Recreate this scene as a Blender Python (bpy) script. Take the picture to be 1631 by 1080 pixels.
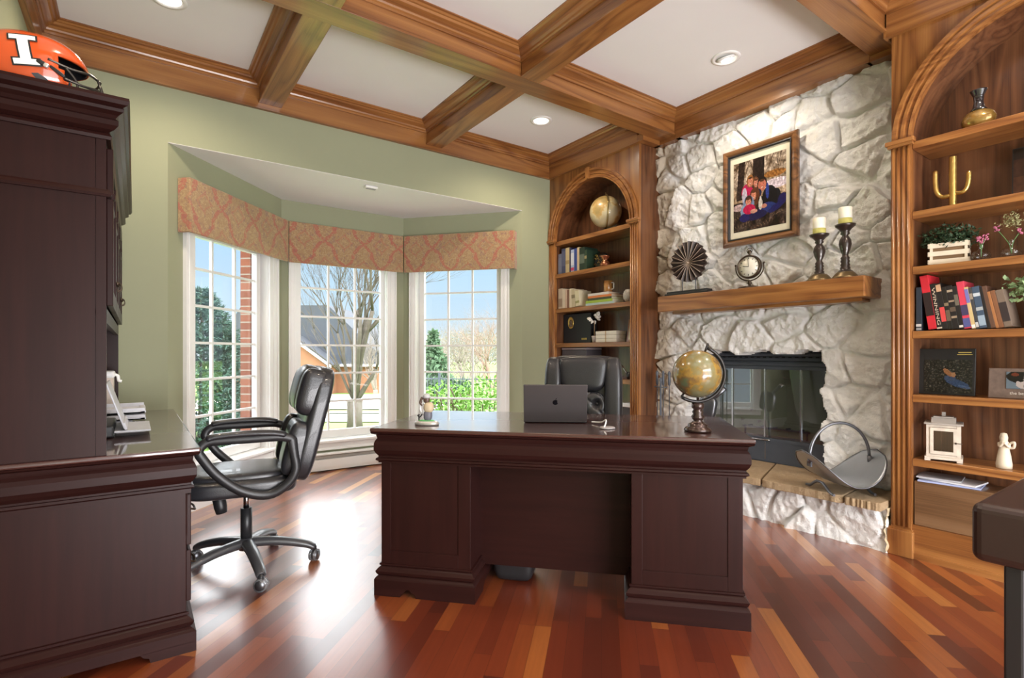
import bpy, bmesh, math, random
import numpy as np
from mathutils import Vector, Matrix, noise
R = math.radians; PI = math.pi
random.seed(7)
S = bpy.context.scene
for o in list(bpy.data.objects): bpy.data.objects.remove(o)
COL = S.collection

# ------------------------------------------------------------------ camera
cd = bpy.data.cameras.new('camera'); cam = bpy.data.objects.new('camera', cd); COL.objects.link(cam)
cam.location = (0, 0, 1.10); cam.rotation_euler = (R(90), 0, R(-35.4))
cd.sensor_width = 36; cd.lens = 845/1631*36; cd.shift_y = 22/1631; cd.clip_start = .05; cd.clip_end = 400
S.camera = cam
S.view_settings.view_transform = 'Standard'; S.view_settings.look = 'None'
S.view_settings.gamma = 1; S.view_settings.use_curve_mapping = False
S.view_settings.exposure = 0.42

# ------------------------------------------------------------------ world: blue low sky, extra brightness added above the window view for floor glare
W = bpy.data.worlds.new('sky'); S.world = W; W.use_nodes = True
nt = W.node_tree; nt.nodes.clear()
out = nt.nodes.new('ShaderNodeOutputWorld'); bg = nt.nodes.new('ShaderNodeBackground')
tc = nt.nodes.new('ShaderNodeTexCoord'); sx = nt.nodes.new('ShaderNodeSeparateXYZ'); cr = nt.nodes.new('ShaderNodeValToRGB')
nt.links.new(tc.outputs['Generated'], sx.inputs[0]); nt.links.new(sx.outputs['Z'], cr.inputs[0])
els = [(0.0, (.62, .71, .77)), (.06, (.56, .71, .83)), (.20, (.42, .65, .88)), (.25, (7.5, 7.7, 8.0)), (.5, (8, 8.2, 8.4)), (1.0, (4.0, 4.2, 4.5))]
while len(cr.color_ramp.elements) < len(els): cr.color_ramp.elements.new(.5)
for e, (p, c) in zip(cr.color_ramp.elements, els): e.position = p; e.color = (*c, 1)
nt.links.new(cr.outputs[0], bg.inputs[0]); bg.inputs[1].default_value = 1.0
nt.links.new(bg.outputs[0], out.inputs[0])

def light(name, typ, loc, energy, color=(1, 1, 1), rot=(0, 0, 0), **k):
    l = bpy.data.lights.new(name, typ); l.energy = energy; l.color = color
    for a, b in k.items(): setattr(l, a, b)
    o = bpy.data.objects.new(name, l); o.location = loc; o.rotation_euler = rot; COL.objects.link(o); return o
# the sun stands over the house, on the fireplace side
sun = light('sun', 'SUN', (0, 0, 20), 1.35, (1, .96, .9), angle=R(1.0))
sun.rotation_euler = Vector((-.75, .45, -.75)).to_track_quat('-Z', 'Y').to_euler()
# added fill lamp, set in the rear wall opening behind the camera
light('opening_fill', 'AREA', (1.4, -2.55, 1.5), 62, (1, .97, .96), (R(90), 0, 0), shape='RECTANGLE', size=2.9, size_y=2.3)
# second added fill lamp behind the camera, tilted up to brighten the ceiling
light('ceiling_fill', 'AREA', (1.4, -2.45, .35), 165, (1, .97, .98), (R(140), 0, 0), shape='RECTANGLE', size=2.8, size_y=1.0)

# ------------------------------------------------------------------ materials
MATS = {}
class NT:
    def __init__(s, name):
        s.m = bpy.data.materials.new(name); s.m.use_nodes = True; s.t = s.m.node_tree
        s.b = s.t.nodes['Principled BSDF']; s.c = s.t.nodes.new('ShaderNodeTexCoord')
    def n(s, typ, ins=None, **k):
        x = s.t.nodes.new(typ)
        for a, b in k.items(): setattr(x, a, b)
        for a, b in (ins or {}).items():
            if isinstance(b, bpy.types.NodeSocket): s.t.links.new(b, x.inputs[a])
            else: x.inputs[a].default_value = b
        return x
    def math(s, op, a, b=0.0, c=None):
        i = {0: a, 1: b}
        if c is not None: i[2] = c
        return s.n('ShaderNodeMath', i, operation=op).outputs[0]
    def mix(s, f, a, b):
        x = s.n('ShaderNodeMix', data_type='RGBA')
        for k, v in ((0, f), (6, a), (7, b)):
            if isinstance(v, bpy.types.NodeSocket): s.t.links.new(v, x.inputs[k])
            else: x.inputs[k].default_value = v if k == 0 else (*v[:3], 1)
        return x.outputs[2]
    def ramp(s, f, els):
        x = s.n('ShaderNodeValToRGB', {0: f}); r = x.color_ramp
        while len(r.elements) < len(els): r.elements.new(.5)
        for e, (p, c) in zip(r.elements, els): e.position = p; e.color = (*c, 1)
        return x.outputs[0]
    def map(s, scale=(1, 1, 1), rot=(0, 0, 0), loc=(0, 0, 0), src='Object'):
        return s.n('ShaderNodeMapping', {0: s.c.outputs[src], 'Scale': scale, 'Rotation': rot, 'Location': loc}).outputs[0]
    def noise(s, vec, scale, detail=3, rough=.5, dist=0):
        return s.n('ShaderNodeTexNoise', {'Vector': vec, 'Scale': scale, 'Detail': detail, 'Roughness': rough, 'Distortion': dist}).outputs['Fac']
    def bump(s, h, strength=.2, dist=.01):
        s.t.links.new(s.n('ShaderNodeBump', {'Height': h, 'Strength': strength, 'Distance': dist}).outputs[0], s.b.inputs['Normal'])
    def set(s, **k):
        nm = {'col': 'Base Color', 'rough': 'Roughness', 'metal': 'Metallic', 'coat': 'Coat Weight', 'coatr': 'Coat Roughness',
              'spec': 'Specular IOR Level', 'trans': 'Transmission Weight', 'ior': 'IOR', 'sheen': 'Sheen Weight', 'alpha': 'Alpha', 'sss': 'Subsurface Weight'}
        for a, b in k.items():
            i = s.b.inputs[nm[a]]
            if isinstance(b, bpy.types.NodeSocket): s.t.links.new(b, i)
            else: i.default_value = (*b, 1) if a == 'col' else b
        return s
def plain(name, col, rough=.5, metal=0, coat=0, var=.12, nscale=18, bump=0, **k):
    if name in MATS: return MATS[name]
    s = NT(name); v = s.noise(s.map(), nscale, 4)
    c = s.mix(v, [x*(1-var) for x in col], [min(1, x*(1+var)) for x in col])
    s.set(col=c, rough=rough, metal=metal, coat=coat, **k)
    if bump: s.bump(s.noise(s.map(), nscale*6, 3), bump, .003)
    MATS[name] = s.m; return s.m
def oak(ax, name='oak', dark=(.115, .037, .011), mid=(.235, .090, .025), lite=(.36, .158, .046), rough=.32, coat=.35):
    key = name+ax
    if key in MATS: return MATS[key]
    s = NT(key); k = {'X': (.09, 1, 1), 'Y': (1, .09, 1), 'Z': (1, 1, .09)}[ax]
    big = s.noise(s.map(k), 3.2, 3, .5, .5)
    rings = s.math('FRACT', s.math('MULTIPLY', big, 11))
    rings = s.math('ABSOLUTE', s.math('SUBTRACT', rings, .5))
    k2 = tuple(x if x < 1 else 1 for x in {'X': (.015, 1, 1), 'Y': (1, .015, 1), 'Z': (1, 1, .015)}[ax])
    fine = s.noise(s.map(k2), 170, 2, .6)
    f = s.math('ADD', s.math('ADD', .07, s.math('MULTIPLY', rings, .95)), s.math('MULTIPLY', fine, .5))
    c = s.ramp(f, [(.18, dark), (.42, mid), (.85, lite)])
    s.set(col=c, rough=rough, coat=coat, coatr=.12); s.bump(fine, .12, .002)
    MATS[key] = s.m; return s.m
def oaks(): return [oak('X'), oak('Y'), oak('Z')]
def mahog(name='mahogany', a=(.012, .0037, .0034), b=(.032, .0096, .0080), ax='X'):
    key = name+ax
    if key in MATS: return MATS[key]
    s = NT(key); k = {'X': (.06, 1, 1), 'Y': (1, .06, 1), 'Z': (1, 1, .06)}[ax]
    f = s.noise(s.map(k), 30, 5, .65)
    s.set(col=s.mix(f, a, b), rough=.30 if 'top' in name else .36, coat=1.0 if 'top' in name else .0, coatr=.06, spec=.5 if 'top' in name else .16); MATS[key] = s.m; return s.m
MAH = mahog(); MAHZ = mahog(ax='Z')
def floor_mat():
    s = NT('cherry_floorboards')
    v = s.map(rot=(0, 0, R(-45))); q = s.n('ShaderNodeSeparateXYZ', {0: v})
    u, w = q.outputs[0], q.outputs[1]
    row = s.math('FLOOR', s.math('DIVIDE', w, .066))
    r1 = s.n('ShaderNodeTexWhiteNoise', {'W': row}, noise_dimensions='1D').outputs[0]
    uu = s.math('DIVIDE', s.math('ADD', u, s.math('MULTIPLY', r1, 7.3)), .72)
    colm = s.math('FLOOR', uu)
    cv = s.n('ShaderNodeCombineXYZ', {0: row, 1: colm, 2: 3.3}).outputs[0]
    rnd = s.n('ShaderNodeTexWhiteNoise', {'Vector': cv}, noise_dimensions='3D').outputs[0]
    base = s.ramp(rnd, [(0, (.070, .014, .008)), (.25, (.140, .024, .010)), (.55, (.215, .040, .013)), (.78, (.30, .072, .018)), (.92, (.42, .13, .030)), (1, (.60, .27, .07))])
    g = s.n('ShaderNodeVectorMath', {0: v, 1: cv}, operation='ADD').outputs[0]
    gm = s.n('ShaderNodeMapping', {0: g, 'Scale': (.05, 1, 1)}).outputs[0]
    gr = s.noise(gm, 60, 4, .6, .3)
    c = s.mix(s.math('MULTIPLY', gr, .55), base, (.07, .012, .006))
    fw = s.math('ABSOLUTE', s.math('SUBTRACT', s.math('FRACT', s.math('DIVIDE', w, .066)), .5))
    fu = s.math('ABSOLUTE', s.math('SUBTRACT', s.math('FRACT', uu), .5))
    gap = s.math('MAXIMUM', s.math('GREATER_THAN', fw, .488), s.math('GREATER_THAN', fu, .4985))
    c = s.mix(s.math('MULTIPLY', gap, .6), c, (.03, .006, .004))
    s.set(col=c, rough=s.math('ADD', .27, s.math('MULTIPLY', s.noise(s.map(), 9, 4), .10)), coat=1.0, coatr=.25)
    s.bump(s.math('SUBTRACT', s.math('MULTIPLY', gr, .25), gap), .10, .002); return s.m
WALL = plain('sage_green_paint', (.325, .345, .225), .75, var=.03, nscale=3)
CEIL = plain('white_ceiling_paint', (.83, .82, .825), .85, var=.02, nscale=4)
WHITE = plain('white_gloss_paint', (.88, .88, .87), .35, var=.02)
def stone_mat(name, a, b, tan, amt, left=False):
    s = NT(name); n1 = s.noise(s.map(), 5, 5, .6); n2 = s.noise(s.map(), 40, 6, .7)
    c = s.mix(n2, a, b); f = s.ramp(n1, [(amt, (0, 0, 0)), (amt+.16, (1, 1, 1))])
    c = s.mix(s.math('MULTIPLY', f, .5), c, tan)
    if left:
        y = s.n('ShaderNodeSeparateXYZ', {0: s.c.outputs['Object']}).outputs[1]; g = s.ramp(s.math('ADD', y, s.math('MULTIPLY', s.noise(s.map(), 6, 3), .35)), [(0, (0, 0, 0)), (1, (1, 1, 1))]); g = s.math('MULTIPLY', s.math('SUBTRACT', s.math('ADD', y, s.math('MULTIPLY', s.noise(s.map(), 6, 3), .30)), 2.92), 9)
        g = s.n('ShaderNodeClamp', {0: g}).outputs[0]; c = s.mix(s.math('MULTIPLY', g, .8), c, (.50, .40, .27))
    s.set(col=c, rough=.9); s.bump(s.math('ADD', s.noise(s.map(), 24, 8, .72), s.math('MULTIPLY', s.noise(s.map(), 110, 4, .7), .4)), .75, .02); return s.m
STONE = stone_mat('whitewashed_stone', (.80, .79, .77), (.95, .945, .94), (.70, .62, .50), .60)
FLAG = stone_mat('tan_flagstone', (.30, .20, .11), (.52, .38, .23), (.24, .15, .08), .5)
LEATHER = plain('black_leather', (.022, .022, .026), .33, var=.2, nscale=30, bump=.25, coat=.15)
BLACKP = plain('black_plastic', (.018, .018, .02), .4, var=.1)
METALD = plain('dark_bronze_metal', (.07, .05, .035), .35, metal=.8)
STEEL = plain('polished_steel', (.5, .5, .52), .2, metal=1)
GREYM = plain('grey_wrought_metal', (.16, .165, .18), .35, metal=.85)
BLKM = plain('black_painted_metal', (.080, .090, .112), .45, metal=.2, bump=.05)
GOLD = plain('gold_metal', (.62, .42, .12), .3, metal=.9)
CREAM = plain('cream_paper', (.72, .66, .52), .8)
def glass_mat():
    m = bpy.data.materials.new('window_glass'); m.use_nodes = True; t = m.node_tree; t.nodes.clear()
    o = t.nodes.new('ShaderNodeOutputMaterial'); mx = t.nodes.new('ShaderNodeMixShader')
    a = t.nodes.new('ShaderNodeBsdfTransparent'); g = t.nodes.new('ShaderNodeBsdfGlossy'); f = t.nodes.new('ShaderNodeMath'); lw = t.nodes.new('ShaderNodeLayerWeight'); pw = t.nodes.new('ShaderNodeMath'); pw.operation = 'POWER'; pw.inputs[1].default_value = 5; f.operation = 'MULTIPLY_ADD'; f.inputs[1].default_value = .95; f.inputs[2].default_value = .04; f.name = 'refl'; t.links.new(lw.outputs['Facing'], pw.inputs[0]); t.links.new(pw.outputs[0], f.inputs[0])
    a.inputs[0].default_value = (.97, .98, .98, 1); g.inputs['Roughness'].default_value = .01
    t.links.new(f.outputs[0], mx.inputs[0]); t.links.new(a.outputs[0], mx.inputs[1]); t.links.new(g.outputs[0], mx.inputs[2]); t.links.new(mx.outputs[0], o.inputs[0])
    return m
GLASS = glass_mat()
def smoked():
    m = GLASS.copy(); m.name = 'smoked_glass'; t = m.node_tree
    for n in t.nodes:
        if n.type == 'BSDF_TRANSPARENT': n.inputs[0].default_value = (.80, .82, .86, 1)
        if n.name == 'refl': n.inputs[2].default_value = .14
    return m
SMOKED = smoked()
def emis(name, col, st):
    s = NT(name); s.set(col=(.8, .8, .8)); s.b.inputs['Emission Color'].default_value = (*col, 1); s.b.inputs['Emission Strength'].default_value = st; return s.m
LAMPM = emis('lit_lamp_lens', (1, .95, .85), 6)
def fabric():
    s = NT('damask_fabric'); q = s.n('ShaderNodeSeparateXYZ', {0: s.c.outputs['Object']})
    wob = s.math('MULTIPLY', s.math('SUBTRACT', s.noise(s.map(), 14, 3), .5), .22)
    z0 = q.outputs[2]; x = s.math('ADD', s.math('DIVIDE', q.outputs[0], .36), .13); z = s.math('ADD', s.math('DIVIDE', z0, .46), s.math('MULTIPLY', s.math('SINE', s.math('MULTIPLY', z0, 27.3)), .05))
    def dist(v): return s.math('ABSOLUTE', s.math('SUBTRACT', s.math('FRACT', v), .5))
    a = dist(s.math('ADD', s.math('ADD', x, z), wob)); b = dist(s.math('ADD', s.math('SUBTRACT', x, z), wob))
    d = s.math('MINIMUM', a, b)
    red = s.math('MULTIPLY', s.math('LESS_THAN', d, .055), s.math('GREATER_THAN', s.noise(s.map(loc=(7, 2, 1)), 60, 2), .42)); red2 = s.math('LESS_THAN', s.math('ABSOLUTE', s.math('SUBTRACT', d, .30)), .03)
    sw = s.math('ABSOLUTE', s.math('SUBTRACT', s.noise(s.map(), 26, 1.5, .5, 1.6), .5))
    scroll = s.math('LESS_THAN', sw, .035)
    blob = s.math('GREATER_THAN', s.noise(s.map(loc=(3, 1, 2)), 34, 1, .5, 1), .60)
    c = s.mix(s.noise(s.map(), 9, 3), (.35, .215, .11), (.41, .26, .14))
    c = s.mix(s.math('MULTIPLY', blob, .5), c, (.24, .13, .14)); c = s.mix(s.math('MULTIPLY', scroll, .6), c, (.50, .38, .20)); c = s.mix(s.math('MULTIPLY', red2, .35), c, (.45, .12, .09))
    c = s.mix(s.math('MULTIPLY', red, .6), c, (.44, .09, .08))
    s.set(col=c, rough=.85, sheen=.3); s.bump(s.noise(s.map(), 260, 2), .3, .002); return s.m
def brick():
    s = NT('red_brick'); q = s.n('ShaderNodeSeparateXYZ', {0: s.c.outputs['Object']})
    v = s.n('ShaderNodeCombineXYZ', {0: s.math('ADD', q.outputs[0], q.outputs[1]), 1: q.outputs[2]}).outputs[0]
    b = s.n('ShaderNodeTexBrick', {'Vector': v, 'Color1': (.30, .10, .055, 1), 'Color2': (.22, .065, .035, 1), 'Mortar': (.34, .28, .23, 1), 'Scale': 1, 'Mortar Size': .006, 'Brick Width': .2, 'Row Height': .068})
    s.set(col=b.outputs[0], rough=.9); s.bump(b.outputs[1], -.6, .01); return s.m
BRICK = brick()

# ------------------------------------------------------------------ mesh helpers
def BM(): return bmesh.new()
def xf(bm, vs, M):
    if M is not None: bmesh.ops.transform(bm, matrix=M, verts=vs)
    return vs
def TR(x=0, y=0, z=0, rx=0, ry=0, rz=0):
    return Matrix.Translation((x, y, z)) @ Matrix.Rotation(R(rz), 4, 'Z') @ Matrix.Rotation(R(ry), 4, 'Y') @ Matrix.Rotation(R(rx), 4, 'X')
def box(bm, x0, x1, y0, y1, z0, z1, M=None, bev=0, seg=2, mi=0):
    g = bmesh.ops.create_cube(bm, size=1); vs = g['verts']
    for v in vs: v.co = Vector(((x0+x1)/2+v.co.x*(x1-x0), (y0+y1)/2+v.co.y*(y1-y0), (z0+z1)/2+v.co.z*(z1-z0)))
    fs = set(f for v in vs for f in v.link_faces)
    if mi:
        for f in fs: f.material_index = mi
    if bev:
        es = list(set(e for v in vs for e in v.link_edges))
        r = bmesh.ops.bevel(bm, geom=es, offset=bev, segments=seg, profile=.5, affect='EDGES')
        vs = list(set(v for f in r['faces'] for v in f.verts) | set(v for v in vs if v.is_valid))
        if mi:
            for f in r['faces']: f.material_index = mi
    return xf(bm, vs, M)
def poly(bm, pts, mi=0):
    f = bm.faces.new([bm.verts.new(p) for p in pts]); f.material_index = mi; return f
def prism(bm, pts, h0, h1, M=None, mi=0):      # polygon in local XY, extruded in Z
    a = [bm.verts.new((x, y, h0)) for x, y in pts]; b = [bm.verts.new((x, y, h1)) for x, y in pts]; n = len(pts)
    fs = [bm.faces.new(a[::-1]), bm.faces.new(b)]
    for i in range(n): fs.append(bm.faces.new((a[i], a[(i+1) % n], b[(i+1) % n], b[i])))
    for f in fs: f.material_index = mi
    return xf(bm, a+b, M)
def lathe(bm, prof, M=None, seg=24, mi=0):     # (r,z) rings
    rings = []
    for r, z in prof:
        r = max(r, 1e-4); rings.append([bm.verts.new((r*math.cos(2*PI*i/seg), r*math.sin(2*PI*i/seg), z)) for i in range(seg)])
    for a, b in zip(rings, rings[1:]):
        for i in range(seg):
            f = bm.faces.new((a[i], a[(i+1) % seg], b[(i+1) % seg], b[i])); f.material_index = mi; f.smooth = True
    for ring, rev in ((rings[0], True), (rings[-1], False)):
        f = bm.faces.new(ring[::-1] if rev else ring); f.material_index = mi
    return xf(bm, [v for r in rings for v in r], M)
def tube(bm, pts, r, seg=8, M=None, closed=False, mi=0, flat=1.0):
    pts = [Vector(p) for p in pts]; n = len(pts); rr = r if isinstance(r, (list, tuple)) else [r]*n
    rings = []; up = None
    for i, p in enumerate(pts):
        if closed: t = pts[(i+1) % n]-pts[i-1]
        else: t = pts[min(i+1, n-1)]-pts[max(i-1, 0)]
        t.normalize()
        if up is None: up = Vector((0, 0, 1)) if abs(t.z) < .9 else Vector((1, 0, 0))
        s = t.cross(up)
        if s.length < 1e-4: s = t.cross(Vector((0, 1, 0)))
        s.normalize(); u = s.cross(t).normalized(); up = u
        rings.append([bm.verts.new(p+(s*math.cos(2*PI*k/seg)+u*flat*math.sin(2*PI*k/seg))*rr[i]) for k in range(seg)])
    m = n if closed else n-1
    for i in range(m):
        a, b = rings[i], rings[(i+1) % n]
        for k in range(seg):
            f = bm.faces.new((a[k], b[k], b[(k+1) % seg], a[(k+1) % seg])); f.smooth = True; f.material_index = mi
    if not closed:
        for q in (rings[0], rings[-1][::-1]):
            f = bm.faces.new(q); f.material_index = mi
    return xf(bm, [v for q in rings for v in q], M)
def smooth_pts(pts, n=6):
    pts = [Vector(p) for p in pts]; o = []
    for i in range(len(pts)-1):
        p0, p1, p2, p3 = pts[max(i-1, 0)], pts[i], pts[i+1], pts[min(i+2, len(pts)-1)]
        for k in range(n):
            t = k/n
            o.append(.5*((2*p1)+(-p0+p2)*t+(2*p0-5*p1+4*p2-p3)*t*t+(-p0+3*p1-3*p2+p3)*t**3))
    o.append(pts[-1]); return o
def ball(bm, c, r, M=None, seg=20, mi=0, sc=(1, 1, 1)):
    g = bmesh.ops.create_uvsphere(bm, u_segments=seg, v_segments=seg//2+2, radius=1)
    for v in g['verts']: v.co = Vector((c[0]+v.co.x*r*sc[0], c[1]+v.co.y*r*sc[1], c[2]+v.co.z*r*sc[2]))
    for f in set(f for v in g['verts'] for f in v.link_faces): f.smooth = True; f.material_index = mi
    return xf(bm, g['verts'], M)
def cushion(bm, sx, sy, sz, M=None, p=4.0, n=14, mi=0, fn=None):   # superellipsoid cushion centred on origin
    b = bmesh.new(); g = bmesh.ops.create_cube(b, size=2)
    bmesh.ops.subdivide_edges(b, edges=b.edges[:], cuts=n, use_grid_fill=True)
    for v in b.verts:
        c = v.co; L = (abs(c.x)**p+abs(c.y)**p+abs(c.z)**p)**(1/p); c = c/L
        if fn: c = fn(c)
        v.co = Vector((c.x*sx/2, c.y*sy/2, c.z*sz/2))
    for f in b.faces: f.smooth = True; f.material_index = mi
    if M is not None: bmesh.ops.transform(b, matrix=M, verts=b.verts)
    me = bpy.data.meshes.new('tmp'); b.to_mesh(me); b.free(); bm.from_mesh(me); bpy.data.meshes.remove(me)
def mold(bm, path, prof, closed=False, M=None, mis=(0, 0), side=1):
    """mitred sweep of profile [(out,z)] along a 2D path; out is to the right of travel (side=1)"""
    n = len(path); P = [Vector(p) for p in path]; offs = []
    for i in range(n):
        d1 = (P[i]-P[i-1]).normalized() if (closed or i > 0) else None
        d2 = (P[(i+1) % n]-P[i]).normalized() if (closed or i < n-1) else None
        if d1 is None: d1 = d2
        if d2 is None: d2 = d1
        n1 = Vector((d1.y, -d1.x)); n2 = Vector((d2.y, -d2.x)); b = (n1+n2)
        b = b/ max(1e-6, (1+n1.dot(n2))); offs.append(b*side)
    rows = [[bm.verts.new((P[i].x+offs[i].x*o, P[i].y+offs[i].y*o, z)) for o, z in prof] for i in range(n)]
    for i in range(n if closed else n-1):
        a, b = rows[i], rows[(i+1) % n]; d = P[(i+1) % n]-P[i]; mi = mis[0] if abs(d.x) > abs(d.y) else mis[1]
        for k in range(len(prof)-1):
            f = bm.faces.new((a[k], b[k], b[k+1], a[k+1])); f.material_index = mi
    if not closed:
        for q in (rows[0], rows[-1]):
            try: bm.faces.new(q)
            except Exception: pass
    return xf(bm, [v for r in rows for v in r], M)
def obj(name, bm, mat, parent=None, bevel=0, auto=True, M=None):
    if M is not None: bmesh.ops.transform(bm, matrix=M, verts=bm.verts)
    bmesh.ops.recalc_face_normals(bm, faces=bm.faces)
    me = bpy.data.meshes.new(name); bm.to_mesh(me); bm.free()
    for m in (mat if isinstance(mat, (list, tuple)) else [mat]): me.materials.append(m)
    o = bpy.data.objects.new(name, me); COL.objects.link(o)
    if parent: o.parent = parent
    if bevel:
        b = o.modifiers.new('bevel', 'BEVEL'); b.width = bevel; b.segments = 2; b.limit_method = 'ANGLE'; b.angle_limit = R(40)
    return o
def struct(name, bm, mat, **k):
    o = obj(name, bm, mat, **k); o['kind'] = 'structure'; return o
def tag(o, label, cat, group=None, kind=None):
    o['label'] = label; o['category'] = cat
    if group: o['group'] = group
    if kind: o['kind'] = kind
    return o
def thing(name, label, cat, loc=(0, 0, 0), rz=0, group=None, rx=0, ry=0):
    o = bpy.data.objects.new(name, None); o.empty_display_size = .05; COL.objects.link(o)
    o.location = loc; o.rotation_euler = (R(rx), R(ry), R(rz)); return tag(o, label, cat, group)
def dup(root, loc, rz=0, label=None, rx=0, ry=0):
    r = root.copy(); COL.objects.link(r); r.location = loc; r.rotation_euler = (R(rx), R(ry), R(rz))
    if label: r['label'] = label
    for ch in list(root.children):
        c = ch.copy(); COL.objects.link(c); c.parent = r
        for g in ch.children:
            d = g.copy(); COL.objects.link(d); d.parent = c
    return r
def letters(txt, size, ext=.0006):
    cu = bpy.data.curves.new('t', 'FONT'); cu.body = txt; cu.size = size; cu.extrude = ext; cu.align_x = 'CENTER'; cu.align_y = 'CENTER'; cu.resolution_u = 3
    o = bpy.data.objects.new('t', cu); COL.objects.link(o); dg = bpy.context.evaluated_depsgraph_get(); dg.update()
    me = bpy.data.meshes.new_from_object(o.evaluated_get(dg)); bpy.data.objects.remove(o)
    bm = BM(); bm.from_mesh(me); bpy.data.meshes.remove(me); return bm
VC = NT('printed_picture'); VC.set(col=VC.n('ShaderNodeVertexColor', layer_name='Col').outputs[0], rough=.35, coat=.3); VC = VC.m
def picture(name, w, h, nx, ny, paint, parent, M, mat=None):      # a printed picture: a grid with a colour per cell, in local XZ
    bm = BM(); X = (np.arange(nx)+.5)/nx; Y = (np.arange(ny)+.5)/ny; gx, gy = np.meshgrid(X, Y); A = paint(gx, gy)
    vs = [[bm.verts.new((w*(i/nx-.5), 0, h*j/ny)) for i in range(nx+1)] for j in range(ny+1)]
    lay = bm.loops.layers.color.new('Col')
    for j in range(ny):
        for i in range(nx):
            f = bm.faces.new((vs[j][i], vs[j][i+1], vs[j+1][i+1], vs[j+1][i]))
            c = A[j, i]
            for l in f.loops: l[lay] = (c[0], c[1], c[2], 1)
    return obj(name, bm, mat or VC, parent, M=M)
def ell(A, gx, gy, cx, cy, rx, ry, col, rot=0):
    c, s = math.cos(R(rot)), math.sin(R(rot)); dx, dy = gx-cx, gy-cy
    m = ((dx*c+dy*s)/rx)**2+((-dx*s+dy*c)/ry)**2 < 1; A[m] = col
def vnoise(gx, gy, s, seed=0):
    o = np.zeros(gx.shape)
    for j in range(gx.shape[0]):
        for i in range(gx.shape[1]): o[j, i] = noise.fractal((gx[j, i]*s, gy[j, i]*s, seed), 1, 2, 4)
    return o

# ------------------------------------------------------------------ room shell
ZC = 3.04; YB = 4.13; XL = -.47; XR = 4.05; YN = -2.4
bm = BM(); prism(bm, [(XL-.1, YN-.1), (XR, YN-.1), (XR, YB+.01), (3.055, YB+.01), (2.24, 5.09), (1.07, 5.09), (.175, YB+.01), (XL-.1, YB+.01)], -.06, 0)
struct('floor', bm, floor_mat())
bm = BM(); box(bm, XL-.15, XR+.1, YN-.15, YB+.2, ZC, ZC+.12); struct('ceiling', bm, CEIL)
bm = BM(); box(bm, XL-.12, XL, YN-.1, YB+.12, 0, ZC); struct('wall_left', bm, WALL)
bm = BM(); box(bm, XL-.12, .175, YB, YB+.12, 0, ZC); box(bm, 3.055, XR+.1, YB, YB+.12, 0, ZC); box(bm, .175, 3.055, YB, YB+.12, 2.478, ZC); struct('wall_back', bm, WALL)
bm = BM(); box(bm, XR-.02, XR+.1, YN-.1, YB, 0, ZC); struct('wall_right', bm, WALL)
bm = BM(); box(bm, XL-.12, -.1, YN-.1, YN, 0, ZC); box(bm, 2.9, XR, YN-.1, YN, 0, ZC); box(bm, -.1, 2.9, YN-.1, YN, 2.65, ZC); struct('wall_front', bm, WALL)
LW = ((.175, 4.13), (1.07, 5.07)); CW = ((1.07, 5.07), (2.24, 5.07)); RW = ((2.24, 5.07), (3.055, 4.13))
def frame_of(P, Q):
    P = Vector((*P, 0)); Q = Vector((*Q, 0)); t = (Q-P); L = t.length; a = math.atan2(t.y, t.x)
    return Matrix.Translation(P) @ Matrix.Rotation(a, 4, 'Z'), L     # local x along, y outward, z up
ZB, ZT = .27, 2.0
FACB = fabric()
win = [('left', LW, .225, 1.10, .25, 1.02, .13, 1.217), ('center', CW, .116, .99, .178, .95, .056, 1.084), ('right', RW, .14, 1.035, .203, .974, .072, 1.119)]
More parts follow.
